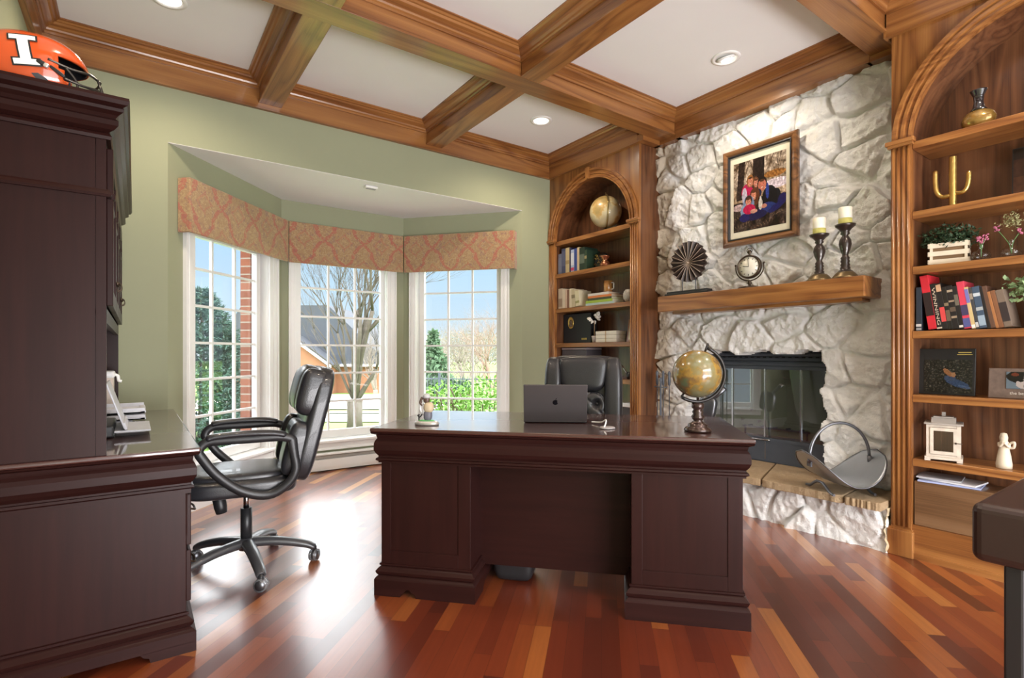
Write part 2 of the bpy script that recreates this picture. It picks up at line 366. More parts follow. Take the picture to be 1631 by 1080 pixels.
for k, (nm, seg, o0, o1, g0, g1, c0, c1) in enumerate(win):
    M, L = frame_of(*seg)
    bm = BM(); box(bm, 0, L, 0, .12, 0, ZB, M); box(bm, 0, L, 0, .12, ZT, 2.475, M); box(bm, 0, o0, 0, .12, ZB, ZT, M); box(bm, o1, L, 0, .12, ZB, ZT, M)
    struct('wall_bay_'+nm, bm, WALL)
    f = BM()
    prof = [(0, 0), (.022, 0), (.026, .012), (.018, .02), (.02, .05), (.014, .075), (.02, .088), (0, .09)]
    # casing around the opening, in local x/z plane
    w = min(o0-c0, c1-o1)
    A = Matrix(((1, 0, 0, 0), (0, 0, -1, 0), (0, 1, 0, 0), (0, 0, 0, 1)))
    path = [(c0, .19), (c0, ZT+.08), (c1, ZT+.08), (c1, .19)]
    for (x0, x1, z0, z1) in ((c0, o0, .19, ZT+.08), (o1, c1, .19, ZT+.08), (o0, o1, ZT, ZT+.08), (o0, o1, .19, ZB)):
        box(f, x0, x1, -.018, .004, z0, z1, M); 
        if x1-x0 < z1-z0: box(f, (x0+x1)/2-.012, (x0+x1)/2+.012, -.024, -.016, z0+.01, z1-.01, M); box(f, x0 if x0 == c0 else x1-.014, x0+.014 if x0 == c0 else x1, -.03, -.016, z0, z1, M)
    box(f, c0-.015, c1+.015, -.045, .004, .255, .282, M, bev=.006); box(f, c0, c1, -.03, .0, .19, .21, M)
    box(f, o0-.004, o0+.006, 0, .115, ZB, ZT, M); box(f, o1-.006, o1+.004, 0, .115, ZB, ZT, M); box(f, o0, o1, 0, .115, ZT-.006, ZT+.004, M); box(f, o0, o1, 0, .115, ZB-.004, ZB+.02, M)
    root = struct('window_%d' % (k+1), f, WHITE, bevel=.002)
    s = BM(); gb, gt = .365, 1.935; y0, y1 = .055, .10
    sl, sr = max(o0+.004, g0-.05), min(o1-.004, g1+.05)
    box(s, sl, g0, y0, y1, gb-.07, gt+.05, M); box(s, g1, sr, y0, y1, gb-.07, gt+.05, M); box(s, g0, g1, y0, y1, gb-.07, gb, M); box(s, g0, g1, y0, y1, gt, gt+.05, M)
    for j in (1, 2): x = g0+(g1-g0)*j/3; box(s, x-.009, x+.009, .068, .09, gb, gt, M)
    for j in range(5): z = .637+.2675*j; box(s, g0, g1, .07, .088, z-.009, z+.009, M)
    sa = obj('sash', s, WHITE, root)
    g = BM(); box(g, g0-.01, g1+.01, .078, .081, gb-.01, gt+.01, M); obj('pane', g, GLASS, root)
bm = BM(); prism(bm, [(.175, YB+.0005), (3.055, YB+.0005), (2.24, 5.07), (1.07, 5.07)], 2.475, 2.56); struct('ceiling_bay', bm, CEIL)
bm = BM(); prism(bm, [(.0, YB+.1), (3.25, YB+.1), (2.3, 5.3), (1.0, 5.3)], 2.56, 2.7); struct('roof_bay', bm, CEIL)
# exterior brick pier at the bay corner
M, L = frame_of(*LW)
bm = BM(); box(bm, 1.035, 1.30, .125, .215, -.6, 2.6, M); p_ = struct('trim_9', bm, BRICK)
# vent in the bay ceiling
t = thing('ceiling_vent', 'small white round-cornered vent on the white ceiling of the bay', 'vent', (1.59, 4.25, 2.475))
bm = BM(); box(bm, -.055, .055, -.03, .03, -.02, 0, bev=.012); obj('housing', bm, WHITE, t); bm = BM()
for i in range(3): box(bm, -.04, .04, -.018+i*.014, -.012+i*.014, -.022, -.019)
obj('slot', bm, plain('grey_plastic', (.3, .3, .3), .5), t)
# cornice board
t = thing('window_valance', 'gold and red damask upholstered cornice across the three bay windows', 'valance', (1.66, 4.9, 1.905))
def off(P, Q, s, e):
    P, Q = Vector(P), Vector(Q); d = (Q-P).normalized(); n = Vector((-d.y, d.x)); return P+d*s+n*e
c1_, c2_ = Vector((1.11, 4.97)), Vector((2.197, 4.97))
a0 = off(*LW, .075, -.10); a1 = off(*LW, .075, -.005); b0 = off(*RW, 1.195, -.10); b1 = off(*RW, 1.195, -.005)
for P, Q in ((a1, a0), (a0, c1_), (c1_, c2_), (c2_, b0), (b0, b1)):
    d = Q-P; bm = BM(); L = d.length; cush = .006
    box(bm, 0 if L < .2 else .002, L-.002 if L > .2 else L, 0, .02, 0, .365, bev=.006)
    o = obj('panel' if L > .2 else 'end_panel', bm, FACB, t); o.location = (P.x-1.66, P.y-4.9, 0); o.rotation_euler = (0, 0, math.atan2(d.y, d.x))
# baseboard heater
bm = BM(); M, L = frame_of(*CW)
t = thing('baseboard_heater', 'white metal baseboard heater under the middle bay window', 'heater', (1.655, 5.03, 0))
box(bm, -.53, .53, -.035, .035, .015, .055); box(bm, -.53, .53, .02, .038, .0, .165); box(bm, -.53, .53, -.03, .038, .15, .168, bev=.004); box(bm, -.53, .53, -.038, -.03, .04, .115)
box(bm, -.54, -.50, -.04, .038, 0, .17, bev=.004); box(bm, .50, .54, -.04, .038, 0, .17, bev=.004); obj('housing', bm, WHITE, t)
bm = BM(); box(bm, -.49, .49, -.02, .01, .118, .146); obj('louvre', bm, plain('grey_fins', (.35, .33, .3), .5), t)
# baseboards
bm = BM()
for seg in (LW, RW):
    M, L = frame_of(*seg); box(bm, 0.02, L-.02, -.015, 0, 0, .13, M)
box(bm, XL, .17, YB-.015, YB, 0, .13); struct('baseboard_bay', bm, WHITE, bevel=.003)
bm = BM(); box(bm, 3.06, 3.40, YB-.015, YB, 0, .13); struct('baseboard_back', bm, WHITE, bevel=.003)

# ------------------------------------------------------------------ coffered ceiling
BZ = 2.87; FZ = 2.835
tn = [0]
def trim(bm, mats=None, **k): tn[0] += 1; return struct('trim_%d' % (tn[0]+10), bm, mats or oaks(), **k)
def beamX(y0, y1, x0, x1):
    bm = BM(); box(bm, x0, x1, y0+.008, y1-.008, BZ+.012, ZC, mi=0); box(bm, x0, x1, y0, y1, BZ, BZ+.014, mi=0); trim(bm, bevel=.002)
def beamY(x0, x1, y0, y1):
    bm = BM(); box(bm, x0+.008, x1-.008, y0, y1, BZ+.012, ZC, mi=1); box(bm, x0, x1, y0, y1, BZ+.001, BZ+.015, mi=1); trim(bm, bevel=.002)
beamX(2.74, 2.90, XL, 3.60); beamX(1.187, 1.345, XL, 3.58); beamX(-.37, -.21, XL, 3.40)
for x0, x1 in ((.713, .865), (2.015, 2.168)):
    beamY(x0, x1, 2.90, 4.10); beamY(x0, x1, 1.345, 2.74); beamY(x0, x1, -.21, 1.187); beamY(x0, x1, YN, -.37)
# fascias on the walls
bm = BM(); box(bm, XL, 3.40, YB-.03, YB, FZ, ZC, mi=0); trim(bm)
bm = BM(); box(bm, XL, XL+.03, YN, YB-.03, FZ, ZC, mi=1); trim(bm)
bm = BM(); box(bm, 3.57, 3.75, 1.345, 2.74, FZ, ZC, mi=1); box(bm, 3.575, 3.8, 2.70, 2.975, FZ, ZC, mi=1); box(bm, 3.575, 3.8, 1.172, 1.36, FZ, ZC, mi=1); trim(bm)
bm = BM(); box(bm, 3.37, 3.40, 2.965, YB-.03, FZ, ZC, mi=1); box(bm, 3.37, 3.60, 2.90, 2.965, FZ, BZ+.02, mi=0); trim(bm)
bm = BM(); box(bm, 3.37, 3.40, YN, 1.187, FZ, ZC, mi=1); box(bm, 3.37, 3.58, 1.187, 1.2, FZ, BZ+.02, mi=0); trim(bm)
CP = [(.0, 2.965), (.010, 2.965), (.010, 2.978), (.018, 2.984), (.022, 2.994), (.036, 3.004), (.052, 3.010), (.060, 3.020), (.070, 3.022), (.078, 3.030), (.088, 3.032), (.088, 3.04)]
xs = [(XL+.03, .721), (.857, 2.023), (2.160, None)]
for y0, y1, xr in ((2.892, 4.10, 3.37), (1.337, 2.748, 3.57), (-.218, 1.195, 3.37), (YN, -.362, 3.37)):
    for x0, x1 in xs:
        x1 = x1 or xr; bm = BM()
        mold(bm, [(x0, y0), (x1, y0), (x1, y1), (x0, y1)], CP, closed=True, mis=(0, 1), side=-1); trim(bm)

# recessed lights
def downlight(name, label, x, y, tilt=False):
    t = thing(name, label, 'ceiling light', (x, y, ZC), group='recessed ceiling lights')
    bm = BM(); lathe(bm, [(.062, -.001), (.066, -.008), (.088, -.006), (.092, 0), (.062, 0)], seg=32); obj('trim_ring', bm, WHITE, t)
    bm = BM()
    if tilt:
        lathe(bm, [(.0, -.004), (.045, -.012), (.062, -.004), (.058, .0)], TR(rx=0, ry=-18), seg=28); obj('eyeball', bm, WHITE, t)
        bm = BM(); lathe(bm, [(.0, -.018), (.034, -.016), (.036, -.006)], TR(x=.012, ry=-22), seg=24)
    else: lathe(bm, [(.0, -.004), (.055, -.004), (.063, -.001)], seg=28)
    obj('lens', bm, LAMPM, t); return t
downlight('recessed_light', 'lit recessed ceiling light in the corner coffer beside the left bookcase', 2.765, 3.47)
downlight('recessed_light', 'lit recessed ceiling light at the top edge of the picture, above the orange helmet', .15, 3.46)
downlight('recessed_light', 'tilted eyeball ceiling light in the coffer before the stone fireplace', 3.17, 2.03, True)
SP = dict(spot_size=R(150), spot_blend=.7, shadow_soft_size=.05)
for x, y in ((2.765, 3.47), (.15, 3.46), (1.44, .55), (2.8, .4), (.15, 1.9), (1.44, -1.3)):
    light('downlight_lamp', 'SPOT', (x, y, ZC-.03), 34, (1, .83, .63), **SP)
a = light('eyeball_lamp', 'SPOT', (3.13, 2.03, ZC-.05), 20, (1, .87, .70), spot_size=R(130), spot_blend=.6, shadow_soft_size=.04); a.rotation_euler = (0, R(-14), 0)

# ------------------------------------------------------------------ built-in bookcases
DK = plain('dark_oak_recess', (.12, .045, .018), .5)
def arch_pts(yc, zc, r, n=28): return [(yc+r*math.cos(PI*i/n), zc+r*math.sin(PI*i/n)) for i in range(n+1)]
def bookcase(name, label, y0, y1, oy0, oy1, rad, zc, shelves, side_lo, X0=3.40):
    """face on plane X0, looking to -X; opening oy0..oy1, arch radius rad around the middle"""
    t = thing(name, label, 'bookcase', (X0, (y0+y1)/2, 0)); cy = (y0+y1)/2; D = .28
    yc = (oy0+oy1)/2-cy; a, b = oy0-cy, oy1-cy; L, H = y0-cy, y1-cy
    ztop = 2.86
    # face: pilaster fields and spandrel; built in plane (y,z) extruded along x
    Mf = Matrix(((0, 0, 1, 0), (1, 0, 0, 0), (0, 1, 0, 0), (0, 0, 0, 1)))     # (u,v,w)->(x=w,y=u,z=v)
    bm = BM()
    n = 28; ar = arch_pts(yc, zc, rad, n)
    for i in range(n):
        (u0, v0), (u1, v1) = ar[i], ar[i+1]
        prism(bm, [(u0, v0), (u0, ztop), (u1, ztop), (u1, v1)], 0, .02, Mf, mi=2)
    bx = lambda u0, u1, v0, v1, w0, w1, mi=2: box(bm, w0, w1, u0, u1, v0, v1, mi=mi)
    bx(L, a, 0, ztop, 0, .02); bx(b, H, 0, ztop, 0, .02)
    if ar[0][1] > 0:
        pass
    bmesh.ops.remove_doubles(bm, verts=bm.verts, dist=1e-5)
    obj('face_frame', bm, oaks(), t)
    # carcass: sides, back, vault
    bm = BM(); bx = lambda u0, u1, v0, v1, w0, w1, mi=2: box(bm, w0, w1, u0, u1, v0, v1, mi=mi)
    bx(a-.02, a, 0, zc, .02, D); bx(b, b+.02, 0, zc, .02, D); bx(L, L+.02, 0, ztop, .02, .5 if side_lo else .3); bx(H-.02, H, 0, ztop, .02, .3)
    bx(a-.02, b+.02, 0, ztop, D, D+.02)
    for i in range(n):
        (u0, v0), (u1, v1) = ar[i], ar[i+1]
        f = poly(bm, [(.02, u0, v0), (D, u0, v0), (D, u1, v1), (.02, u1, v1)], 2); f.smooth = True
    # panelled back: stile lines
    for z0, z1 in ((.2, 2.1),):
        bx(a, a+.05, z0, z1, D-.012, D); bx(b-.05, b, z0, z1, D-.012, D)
    obj('carcass', bm, [oak(q, 'shaded_oak', (.045, .016, .008), (.11, .042, .018), (.18, .075, .032), .35) for q in 'XYZ'], t)  # darker copy of the face oak: interior shade put into the colour
    # bottom box
    bm = BM(); box(bm, .0, D, a, b, 0, .178, mi=1); box(bm, -.012, .0, a+.0, b-.0, 0, .03, mi=1); obj('base', bm, oaks(), t)
    # fluted pilasters
    for u0, u1 in ((L, a), (b, H)):
        bm = BM(); w = u1-u0; k = 4
        box(bm, -.010, .0, u0, u1, .14, zc-.0, mi=2)
        for i in range(k):
            c = u0+w*(i+.5)/k
            tube(bm, [(-.010, c, .16), (-.010, c, zc-.02)], w/k*.36, 8, mi=2)
        p = obj('pilaster', bm, oaks(), t)
        bm = BM(); box(bm, -.03, .0, u0-.012, u1+.012, 0, .14, bev=.004, mi=2); box(bm, -.022, 0, u0-.006, u1+.006, .14, .15, mi=2); obj('plinth', bm, oaks(), t)
        bm = BM(); box(bm, -.04, .0, u0-.02, u1+.02, zc-.005, zc+.018, bev=.004, mi=1); box(bm, -.03, 0, u0-.01, u1+.01, zc-.018, zc-.005, mi=1); obj('capital', bm, oaks(), t)
    # arch moulding: swept rings
    bm = BM(); wd = .085; prof = [(0, 0), (0, -.020), (.012, -.022), (.016, -.012), (.030, -.012), (.034, -.024), (.048, -.024), (.052, -.014), (.062, -.014), (.066, -.030), (wd, -.030), (wd, 0)]
    rows = []
    for i in range(n*2+1):
        an = PI*i/(n*2); rows.append([bm.verts.new((q, yc+(rad+o)*math.cos(an), zc+(rad+o)*math.sin(an))) for o, q in prof])
    for r0, r1 in zip(rows, rows[1:]):
        for k in range(len(prof)-1): f = bm.faces.new((r0[k], r1[k], r1[k+1], r0[k+1])); f.material_index = 1
    obj('arch_moulding', bm, oaks(), t)
    if side_lo:
        bm = BM(); prism(bm, [(yc-.012, zc+rad-.002), (yc+.012, zc+rad-.002), (yc+.022, zc+rad+.10), (yc-.022, zc+rad+.10)], -.045, 0, Mf, mi=2); obj('keystone', bm, oaks(), t)
    for z in shelves:
        bm = BM(); box(bm, .0, D-.004, a+.001, b-.001, z-.04, z, mi=1); obj('shelf', bm, oaks(), t, bevel=.003)
    return t
SH_L = (2.196, 1.876, 1.534, 1.194, .872, .53); SH_R = (2.232, 1.857, 1.561, 1.216, .876, .534)
bookcase('built_in_bookcase', 'arched oak built-in bookcase left of the stone fireplace', 2.968, YB-.002, 3.06, 4.042, .491, 2.20, SH_L, True)
bookcase('built_in_bookcase', 'arched oak built-in bookcase at the right edge, right of the stone fireplace', -.058, 1.172, .036, 1.078, .521, 2.235, SH_R, False)

# ------------------------------------------------------------------ stone fireplace wall
def stones(y0, y1, z0, z1, cell, seed, relief=.05, hole=None, step=.0078, aspect=1.15):
    """irregular rubble relief on a grid, returned as bmesh in (x=-relief, y, z)"""
    rng = np.random.RandomState(seed); ny = int((y1-y0)/step); nz = int((z1-z0)/step)
    Y = np.linspace(y0, y1, ny+1); Z = np.linspace(z0, z1, nz+1); gy, gz = np.meshgrid(Y, Z)
    pts = []
    yy = y0-cell
    while yy < y1+cell:
        zz = z0-cell
        while zz < z1+cell:
            pts.append((yy+rng.uniform(-.5, .5)*cell, zz+rng.uniform(-.5, .5)*cell/aspect)); zz += cell/aspect
        yy += cell
    pts = np.array(pts); hgt = rng.uniform(.35, 1, len(pts)); tx = rng.uniform(-.9, .9, len(pts)); ty = rng.uniform(-.9, .9, len(pts))
    wy = np.zeros_like(gy); wz = np.zeros_like(gy); fine = np.zeros_like(gy)
    for j in range(nz+1):
        for i in range(ny+1):
            p = (gy[j, i]*3.2, gz[j, i]*3.2, seed); v = noise.noise_vector(p); wy[j, i] = v.x; wz[j, i] = v.y
            fine[j, i] = noise.ridged_multi_fractal((gy[j, i]*9, gz[j, i]*9, seed+3.3), .8, 2.2, 5, 1, 2)+.45*noise.fractal((gy[j, i]*34, gz[j, i]*34, seed), .6, 2.1, 3)
    qy, qz = gy+wy*.07, gz+wz*.07
    d = (np.abs(qy[..., None]-pts[:, 0])**1.7+np.abs((qz[..., None]-pts[:, 1])*aspect)**1.7)**(1/1.7)
    idx = np.argsort(d, axis=-1)[..., :2]; f1 = np.take_along_axis(d, idx[..., :1], -1)[..., 0]; f2 = np.take_along_axis(d, idx[..., 1:2], -1)[..., 0]
    e = f2-f1; k = idx[..., 0]
    jw = np.random.RandomState(seed+1).uniform(.0, .030, (len(pts),)); s = np.clip((e-.008)/(.008+jw[k]), 0, 1); s = s*s*(3-2*s)
    h = s*(relief*(.15+.95*hgt[k])+ .19*((gy-pts[k, 0])*tx[k]+(gz-pts[k, 1])*ty[k])) + (fine-.9)*.0135*(.3+.7*s)
    bm = BM(); V = [[bm.verts.new((-h[j, i], gy[j, i], gz[j, i])) for i in range(ny+1)] for j in range(nz+1)]
    for j in range(nz):
        for i in range(ny):
            yc, zc = (Y[i]+Y[i+1])/2, (Z[j]+Z[j+1])/2
            if hole:
                jit = .016*math.sin(zc*23+1)+.008*math.sin(zc*61); ji2 = .014*math.sin(yc*19)+.007*math.sin(yc*47)
                if hole[0]+jit < yc < hole[1]+jit and zc < hole[3]+ji2 and zc > hole[2]: continue
            f = bm.faces.new((V[j][i], V[j][i+1], V[j+1][i+1], V[j+1][i])); f.smooth = True
    for v in list(bm.verts):
        if not v.link_faces: bm.verts.remove(v)
    if hole:
        es = [e for e in bm.edges if e.is_boundary and all(hole[0]-.05 < v.co.y < hole[1]+.05 and hole[2]-.02 < v.co.z < hole[3]+.05 for v in e.verts)]
        r = bmesh.ops.extrude_edge_only(bm, edges=es)
        for v in r['geom']:
            if isinstance(v, bmesh.types.BMVert): v.co.x = .24
    return bm
bm = stones(1.168, 2.972, .24, 2.90, .235, 11, .036, hole=(1.635, 2.69, .2, 1.105))
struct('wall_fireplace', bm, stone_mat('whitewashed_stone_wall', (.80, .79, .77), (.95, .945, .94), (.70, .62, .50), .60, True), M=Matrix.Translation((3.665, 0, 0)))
t = thing('stone_hearth', 'raised hearth of whitewashed stone under tan flagstones before the fireplace', 'hearth', (3.35, 2.07, 0))
bm = stones(-.89, .88, 0, .245, .20, 5, .032, step=.01, aspect=.85); obj('stone_face', bm, STONE, t, M=Matrix.Translation((.03, 0, 0)))
bm = stones(-.0, .14, 0, .245, .13, 8, .02, step=.01); obj('side_face', bm, plain('unpainted_tan_stone', (.50, .40, .25), .9, bump=.5, nscale=8), t, M=Matrix.Translation((.0, -.875, 0)) @ Matrix.Rotation(R(90), 4, 'Z') @ Matrix.Translation((0, -.14, 0)))
bm = BM(); box(bm, .05, .50, -.87, .88, .0, .24); obj('core', bm, STONE, t)
def slab(u0, u1, seed, cl=0, cr=0):
    rng = random.Random(seed); n = 26; pts = []
    for i in range(n+1):
        y = u0+(u1-u0)*i/n; pts.append((-.065+rng.uniform(-.006, .006)+(.012 if i in (0, n) else 0), y))
    pts += [(.50, u1+cr), (.50, u0+cl)]
    bm = BM(); prism(bm, [(x, y) for x, y in pts][::-1], .238, .285+rng.uniform(-.003, .003)); return bm
for u0, u1, sd, cl, cr in ((-.885, -.705, 1, 0, .06), (-.695, -.215, 2, .06, .2), (-.205, .45, 3, .2, -.05), (.46, .88, 4, -.05, 0)):
    obj('flagstone', slab(u0, u1, sd, cl, cr), FLAG, t, bevel=.005)
# mantel
t = thing('mantel_shelf', 'thick oak beam mantel shelf on the stone fireplace', 'shelf', (3.53, 2.12, 1.425))
bm = BM(); box(bm, -.13, .16, -.815, .66, 0, .121, mi=1); obj('beam', bm, oaks(), t, bevel=.006)
bm = BM(); box(bm, -.02, .12, -.76, .60, -.018, 0, mi=1); obj('cleat', bm, oaks(), t)
# firebox
FX = 3.86
t = thing('fireplace_insert', 'black metal fireplace insert with louvred hood and four glass doors', 'fireplace', (FX, 2.15, .285))
bm = BM(); box(bm, 0, .03, -.54, .54, .69, .84); prof = [(-.0, .70), (-.03, .71), (-.03, .74), (-.05, .75), (-.05, .775), (-.035, .78), (-.035, .795), (-.06, .805), (-.06, .83), (-.02, .84)]
for q, (z0, z1, x) in enumerate(((.72, .752, .035), (.757, .785, .05), (.79, .815, .062), (.82, .84, .07))):
    prism(bm, [(-x, z0), (-x+.012, z1), (0, z1), (0, z0)], -.54, .54, Matrix(((1, 0, 0, 0), (0, 0, 1, 0), (0, 1, 0, 0), (0, 0, 0, 1))))

for i in range(22): box(bm, -.0585, -.055, -.51+i*.047, -.487+i*.047, .778, .786, mi=1)
obj('hood', bm, [BLKM, plain('soot_black', (.004, .004, .004), .9)], t)
bm = BM(); box(bm, 0, .02, -.54, .54, 0, .155); obj('lower_panel', bm, BLKM, t); bm = BM(); box(bm, -.005, 0, -.006, -.002, .02, .15); tube(bm, [(-.012, -.05, .165), (-.02, -.02, .165), (-.02, .10, .165), (-.012, .13, .165)], .006); obj('damper_handle', bm, STEEL, t)
bm = BM(); box(bm, -.01, .02, -.54, .54, .155, .18); box(bm, -.01, .02, -.54, .54, .695, .715); box(bm, -.01, .02, -.54, -.525, .155, .7); box(bm, -.01, .02, .525, .54, .155, .7); obj('door_frame', bm, BLKM, t)
for i in range(4):
    y = -.528+i*.264+.132; bm = BM(); box(bm, .004, .008, y-.131, y+.131, .182, .694); g = obj('glass_door', bm, SMOKED, t)
    bm = BM(); box(bm, -.004, .010, y-.132, y-.127, .182, .694); box(bm, -.004, .010, y+.127, y+.132, .182, .694); obj('edge_strip', bm, STEEL, g)
SOOT = plain('firebrick_sooty', (.30, .31, .34), .9, bump=.3)
bm = BM(); box(bm, .02, .45, -.58, -.54, 0, .9); box(bm, .02, .45, .54, .58, 0, .9); box(bm, .42, .46, -.58, .58, 0, .9); box(bm, .02, .45, -.58, .58, -.02, .17); box(bm, .02, .45, -.58, .58, .82, .86); obj('firebox_lining', bm, SOOT, t)
bm = BM()
for y in (-.2, -.1, 0, .1, .2): tube(bm, [(.12, y, .24), (.34, y, .24)], .008, 6)
for x in (.14, .32): tube(bm, [(x, -.26, .23), (x, .26, .23)], .008, 6); [tube(bm, [(x, y, .17), (x, y, .24)], .008, 6) for y in (-.24, .24)]
obj('log_grate', bm, BLKM, t); bm = BM(); rng = random.Random(3)
for y, z in ((-.06, .28), (.08, .285), (0, .37)): tube(bm, [(.2+.08*z, y-.24, z), (.24, y, z+.02), (.2, y+.22, z-.01)], [.04, .05, .035], 10)
obj('gas_log', bm, plain('charred_log', (.14, .11, .09), .9, bump=.6), t)

# ------------------------------------------------------------------ family portrait
t = thing('framed_photograph', 'large wood-framed family photograph hanging on the stone above the mantel', 'picture', (3.60, 2.04, 1.878))
w, h = .548, .705
def framebox(bm, w, h, prof, mi=0):     # frame in (y,z) plane facing -x
    A = Matrix(((0, 0, -1, 0), (1, 0, 0, 0), (0, 1, 0, 0), (0, 0, 0, 1)))
    mold(bm, [(-w/2, 0), (w/2, 0), (w/2, h), (-w/2, h)], prof, closed=True, M=A, side=-1)
bm = BM(); framebox(bm, w, h, [(0, 0), (0, .022), (.006, .034), (.018, .040), (.030, .036), (.040, .026), (.044, .024), (.044, 0), (0, 0)]); obj('frame', bm, oak('Y', 'walnut_frame', (.045, .018, .008), (.12, .05, .018), (.26, .115, .04)), t)
bm = BM(); framebox(bm, w-.086, h-.086, [(0, .02), (0, .030), (.006, .031), (.012, .022), (.012, .01), (0, .02)]); obj('inner_frame', bm, BLACKP, t, M=Matrix.Translation((0, 0, .043)))
bm = BM(); box(bm, -.014, -.010, -w/2+.05, w/2-.05, .05, h-.05); obj('mat_board', bm, CREAM, t)
def fam(gx, gy):
    gx = 1-gx if False else gx
    n = vnoise(gx, gy, 9, 2); A = np.zeros(gx.shape+(3,)); A[:] = (.62, .52, .42)
    m = gy < .42; A[m] = (.16, .10, .075)
    A += (n*.22)[..., None]
    A[(gy > .62)] = A[(gy > .62)]*.5+np.array((.48, .44, .40))*.5 + (n[(gy > .62)]*.3)[:, None]
    ell(A, gx, gy, .82, .58, .25, .07, (.80, .74, .78)); ell(A, gx, gy, .8, .72, .2, .05, (.55, .36, .16)); ell(A, gx, gy, .1, .35, .12, .05, (.7, .6, .6))
    m = (abs(gx-.49-(gy-.8)*.05) < .11) & (gy > .55); A[m] = (.10, .06, .05)
    m = (abs(gx-.13-(gy-.6)*.1) < .065) & (gy > .45); A[m] = (.14, .085, .06)
    n2 = vnoise(gx, gy, 30, 5); A += (n2*.12)[..., None]
    E = lambda *a, **k: ell(A, gx, gy, *a, **k)
    for bx, by, bl, ba in ((.30, .95, .25, 70), (.36, .9, .3, 110), (.72, .9, .25, 60), (.85, .85, .2, 100), (.9, .95, .3, 75), (.2, .9, .2, 50)): E(bx, by, .006, bl*.6, (.25, .17, .11), rot=ba-90)
    for q in range(70): E(.02+.96*((q*.618) % 1), .02+.30*((q*.37) % 1), .03, .004, ((.45, .36, .28), (.09, .06, .05))[q % 2], rot=q*47 % 180)
    E(.80, .36, .10, .15, (.06, .06, .10), rot=-20); E(.70, .40, .14, .17, (.035, .035, .06)); E(.93, .34, .07, .09, (.10, .08, .30), rot=-40)
    E(.66, .27, .16, .07, (.12, .18, .42)); E(.82, .25, .15, .045, (.09, .08, .32), rot=20)
    E(.27, .55, .11, .12, (.70, .07, .30)); E(.22, .50, .05, .12, (.72, .68, .75)); E(.33, .70, .07, .09, (.55, .36, .18)); E(.335, .69, .05, .07, (.75, .48, .38))
    E(.44, .66, .06, .08, (.40, .24, .14)); E(.445, .65, .042, .06, (.75, .48, .40))
    E(.56, .62, .09, .10, (.06, .04, .03)); E(.56, .60, .075, .085, (.72, .42, .34)); E(.66, .50, .03, .11, (.14, .20, .50)); E(.50, .50, .05, .06, (.06, .08, .22))
    E(.42, .46, .10, .13, (.34, .18, .09)); E(.40, .48, .05, .065, (.76, .48, .38)); E(.30, .36, .11, .14, (.45, .53, .66)); E(.22, .28, .08, .10, (.50, .58, .70))
    E(.40, .20, .25, .07, (.07, .05, .25)); E(.22, .19, .10, .06, (.10, .09, .34))
    E(.30, .43, .07, .07, (.20, .12, .12)); E(.295, .40, .052, .062, (.78, .50, .42)); E(.31, .30, .12, .07, (.70, .06, .27)); E(.40, .26, .07, .03, (.76, .55, .48))
    E(.53, .40, .045, .055, (.03, .03, .03)); E(.53, .34, .04, .08, (.75, .72, .68)); E(.53, .42, .018, .03, (.85, .83, .8)); E(.60, .30, .05, .03, (.74, .50, .42))
    for fx, fy, k in ((.335, .69, 1), (.445, .65, .85), (.56, .60, 1.25), (.40, .48, 1), (.295, .40, .95)):
        E(fx-.018*k, fy+.012*k, .006*k, .005*k, (.08, .05, .04)); E(fx+.018*k, fy+.012*k, .006*k, .005*k, (.08, .05, .04)); E(fx, fy-.026*k, .018*k, .006*k, (.80, .70, .66)); E(fx, fy-.008*k, .006*k, .010*k, (.62, .36, .28))
        E(fx, fy+.052*k, .038*k, .016*k, (.30, .18, .09))
    for q in range(5): E(.655+.008*(q % 2), .42+.035*q, .018, .016, (.16, .24, .55))
    A *= (1+.22*n2)[..., None]; A += (vnoise(gx, gy, 60, 11)*.03)[..., None]
    return np.clip(A, .01, 1)
picture('photo_print', .385, .50, 132, 170, fam, t, Matrix.Translation((-.0155, 0, .10)) @ Matrix.Rotation(R(-90), 4, 'Z'))

# ------------------------------------------------------------------ things on the mantel
MZ = 1.546; MX = 3.475
t = thing('fan_sculpture', 'round dark pleated wood fan sculpture on a black stand, left end of the mantel', 'ornament', (MX, 2.54, MZ))
bm = BM(); box(bm, -.045, .045, -.195, .195, 0, .018, bev=.003); box(bm, -.038, .038, -.18, .18, .018, .034, bev=.003); obj('base', bm, BLACKP, t)
for y in (-.06, .06): bm = BM(); tube(bm, [(0, y, .03), (0, y, .16)], .0035, 8); obj('rod', bm, BLKM, t)
FANM = plain('carved_dark_wood', (.045, .03, .025), .45, var=.4); bm = BM(); N = 20; c = bm.verts.new((-.012, 0, .245)); c2 = bm.verts.new((.012, 0, .245)); ro = []; rb = []
for i in range(N*2):
    an = PI*i/N+.05; rr = .155; x = -.026 if i % 2 == 0 else .004
    ro.append(bm.verts.new((x, rr*math.cos(an), .255+rr*math.sin(an)))); rb.append(bm.verts.new((x+.016, rr*math.cos(an), .255+rr*math.sin(an))))
for i in range(N*2):
    j = (i+1) % (N*2); bm.faces.new((c, ro[i], ro[j])); bm.faces.new((c2, rb[j], rb[i])); bm.faces.new((ro[i], rb[i], rb[j], ro[j]))
obj('pleated_disc', bm, FANM, t); bm = BM()
for i in range(0, N*2, 2): v = Vector((-.0275, .153*math.cos(PI*i/N+.05), .255+.153*math.sin(PI*i/N+.05))); tube(bm, [(-.0145, .01*math.cos(PI*i/N+.05), .246+.01*math.sin(PI*i/N+.05)), v], .0018, 5)
ball(bm, (-.014, 0, .245), .010, seg=10); obj('rib_edge', bm, plain('pale_worn_wood', (.42, .32, .25), .6), t)
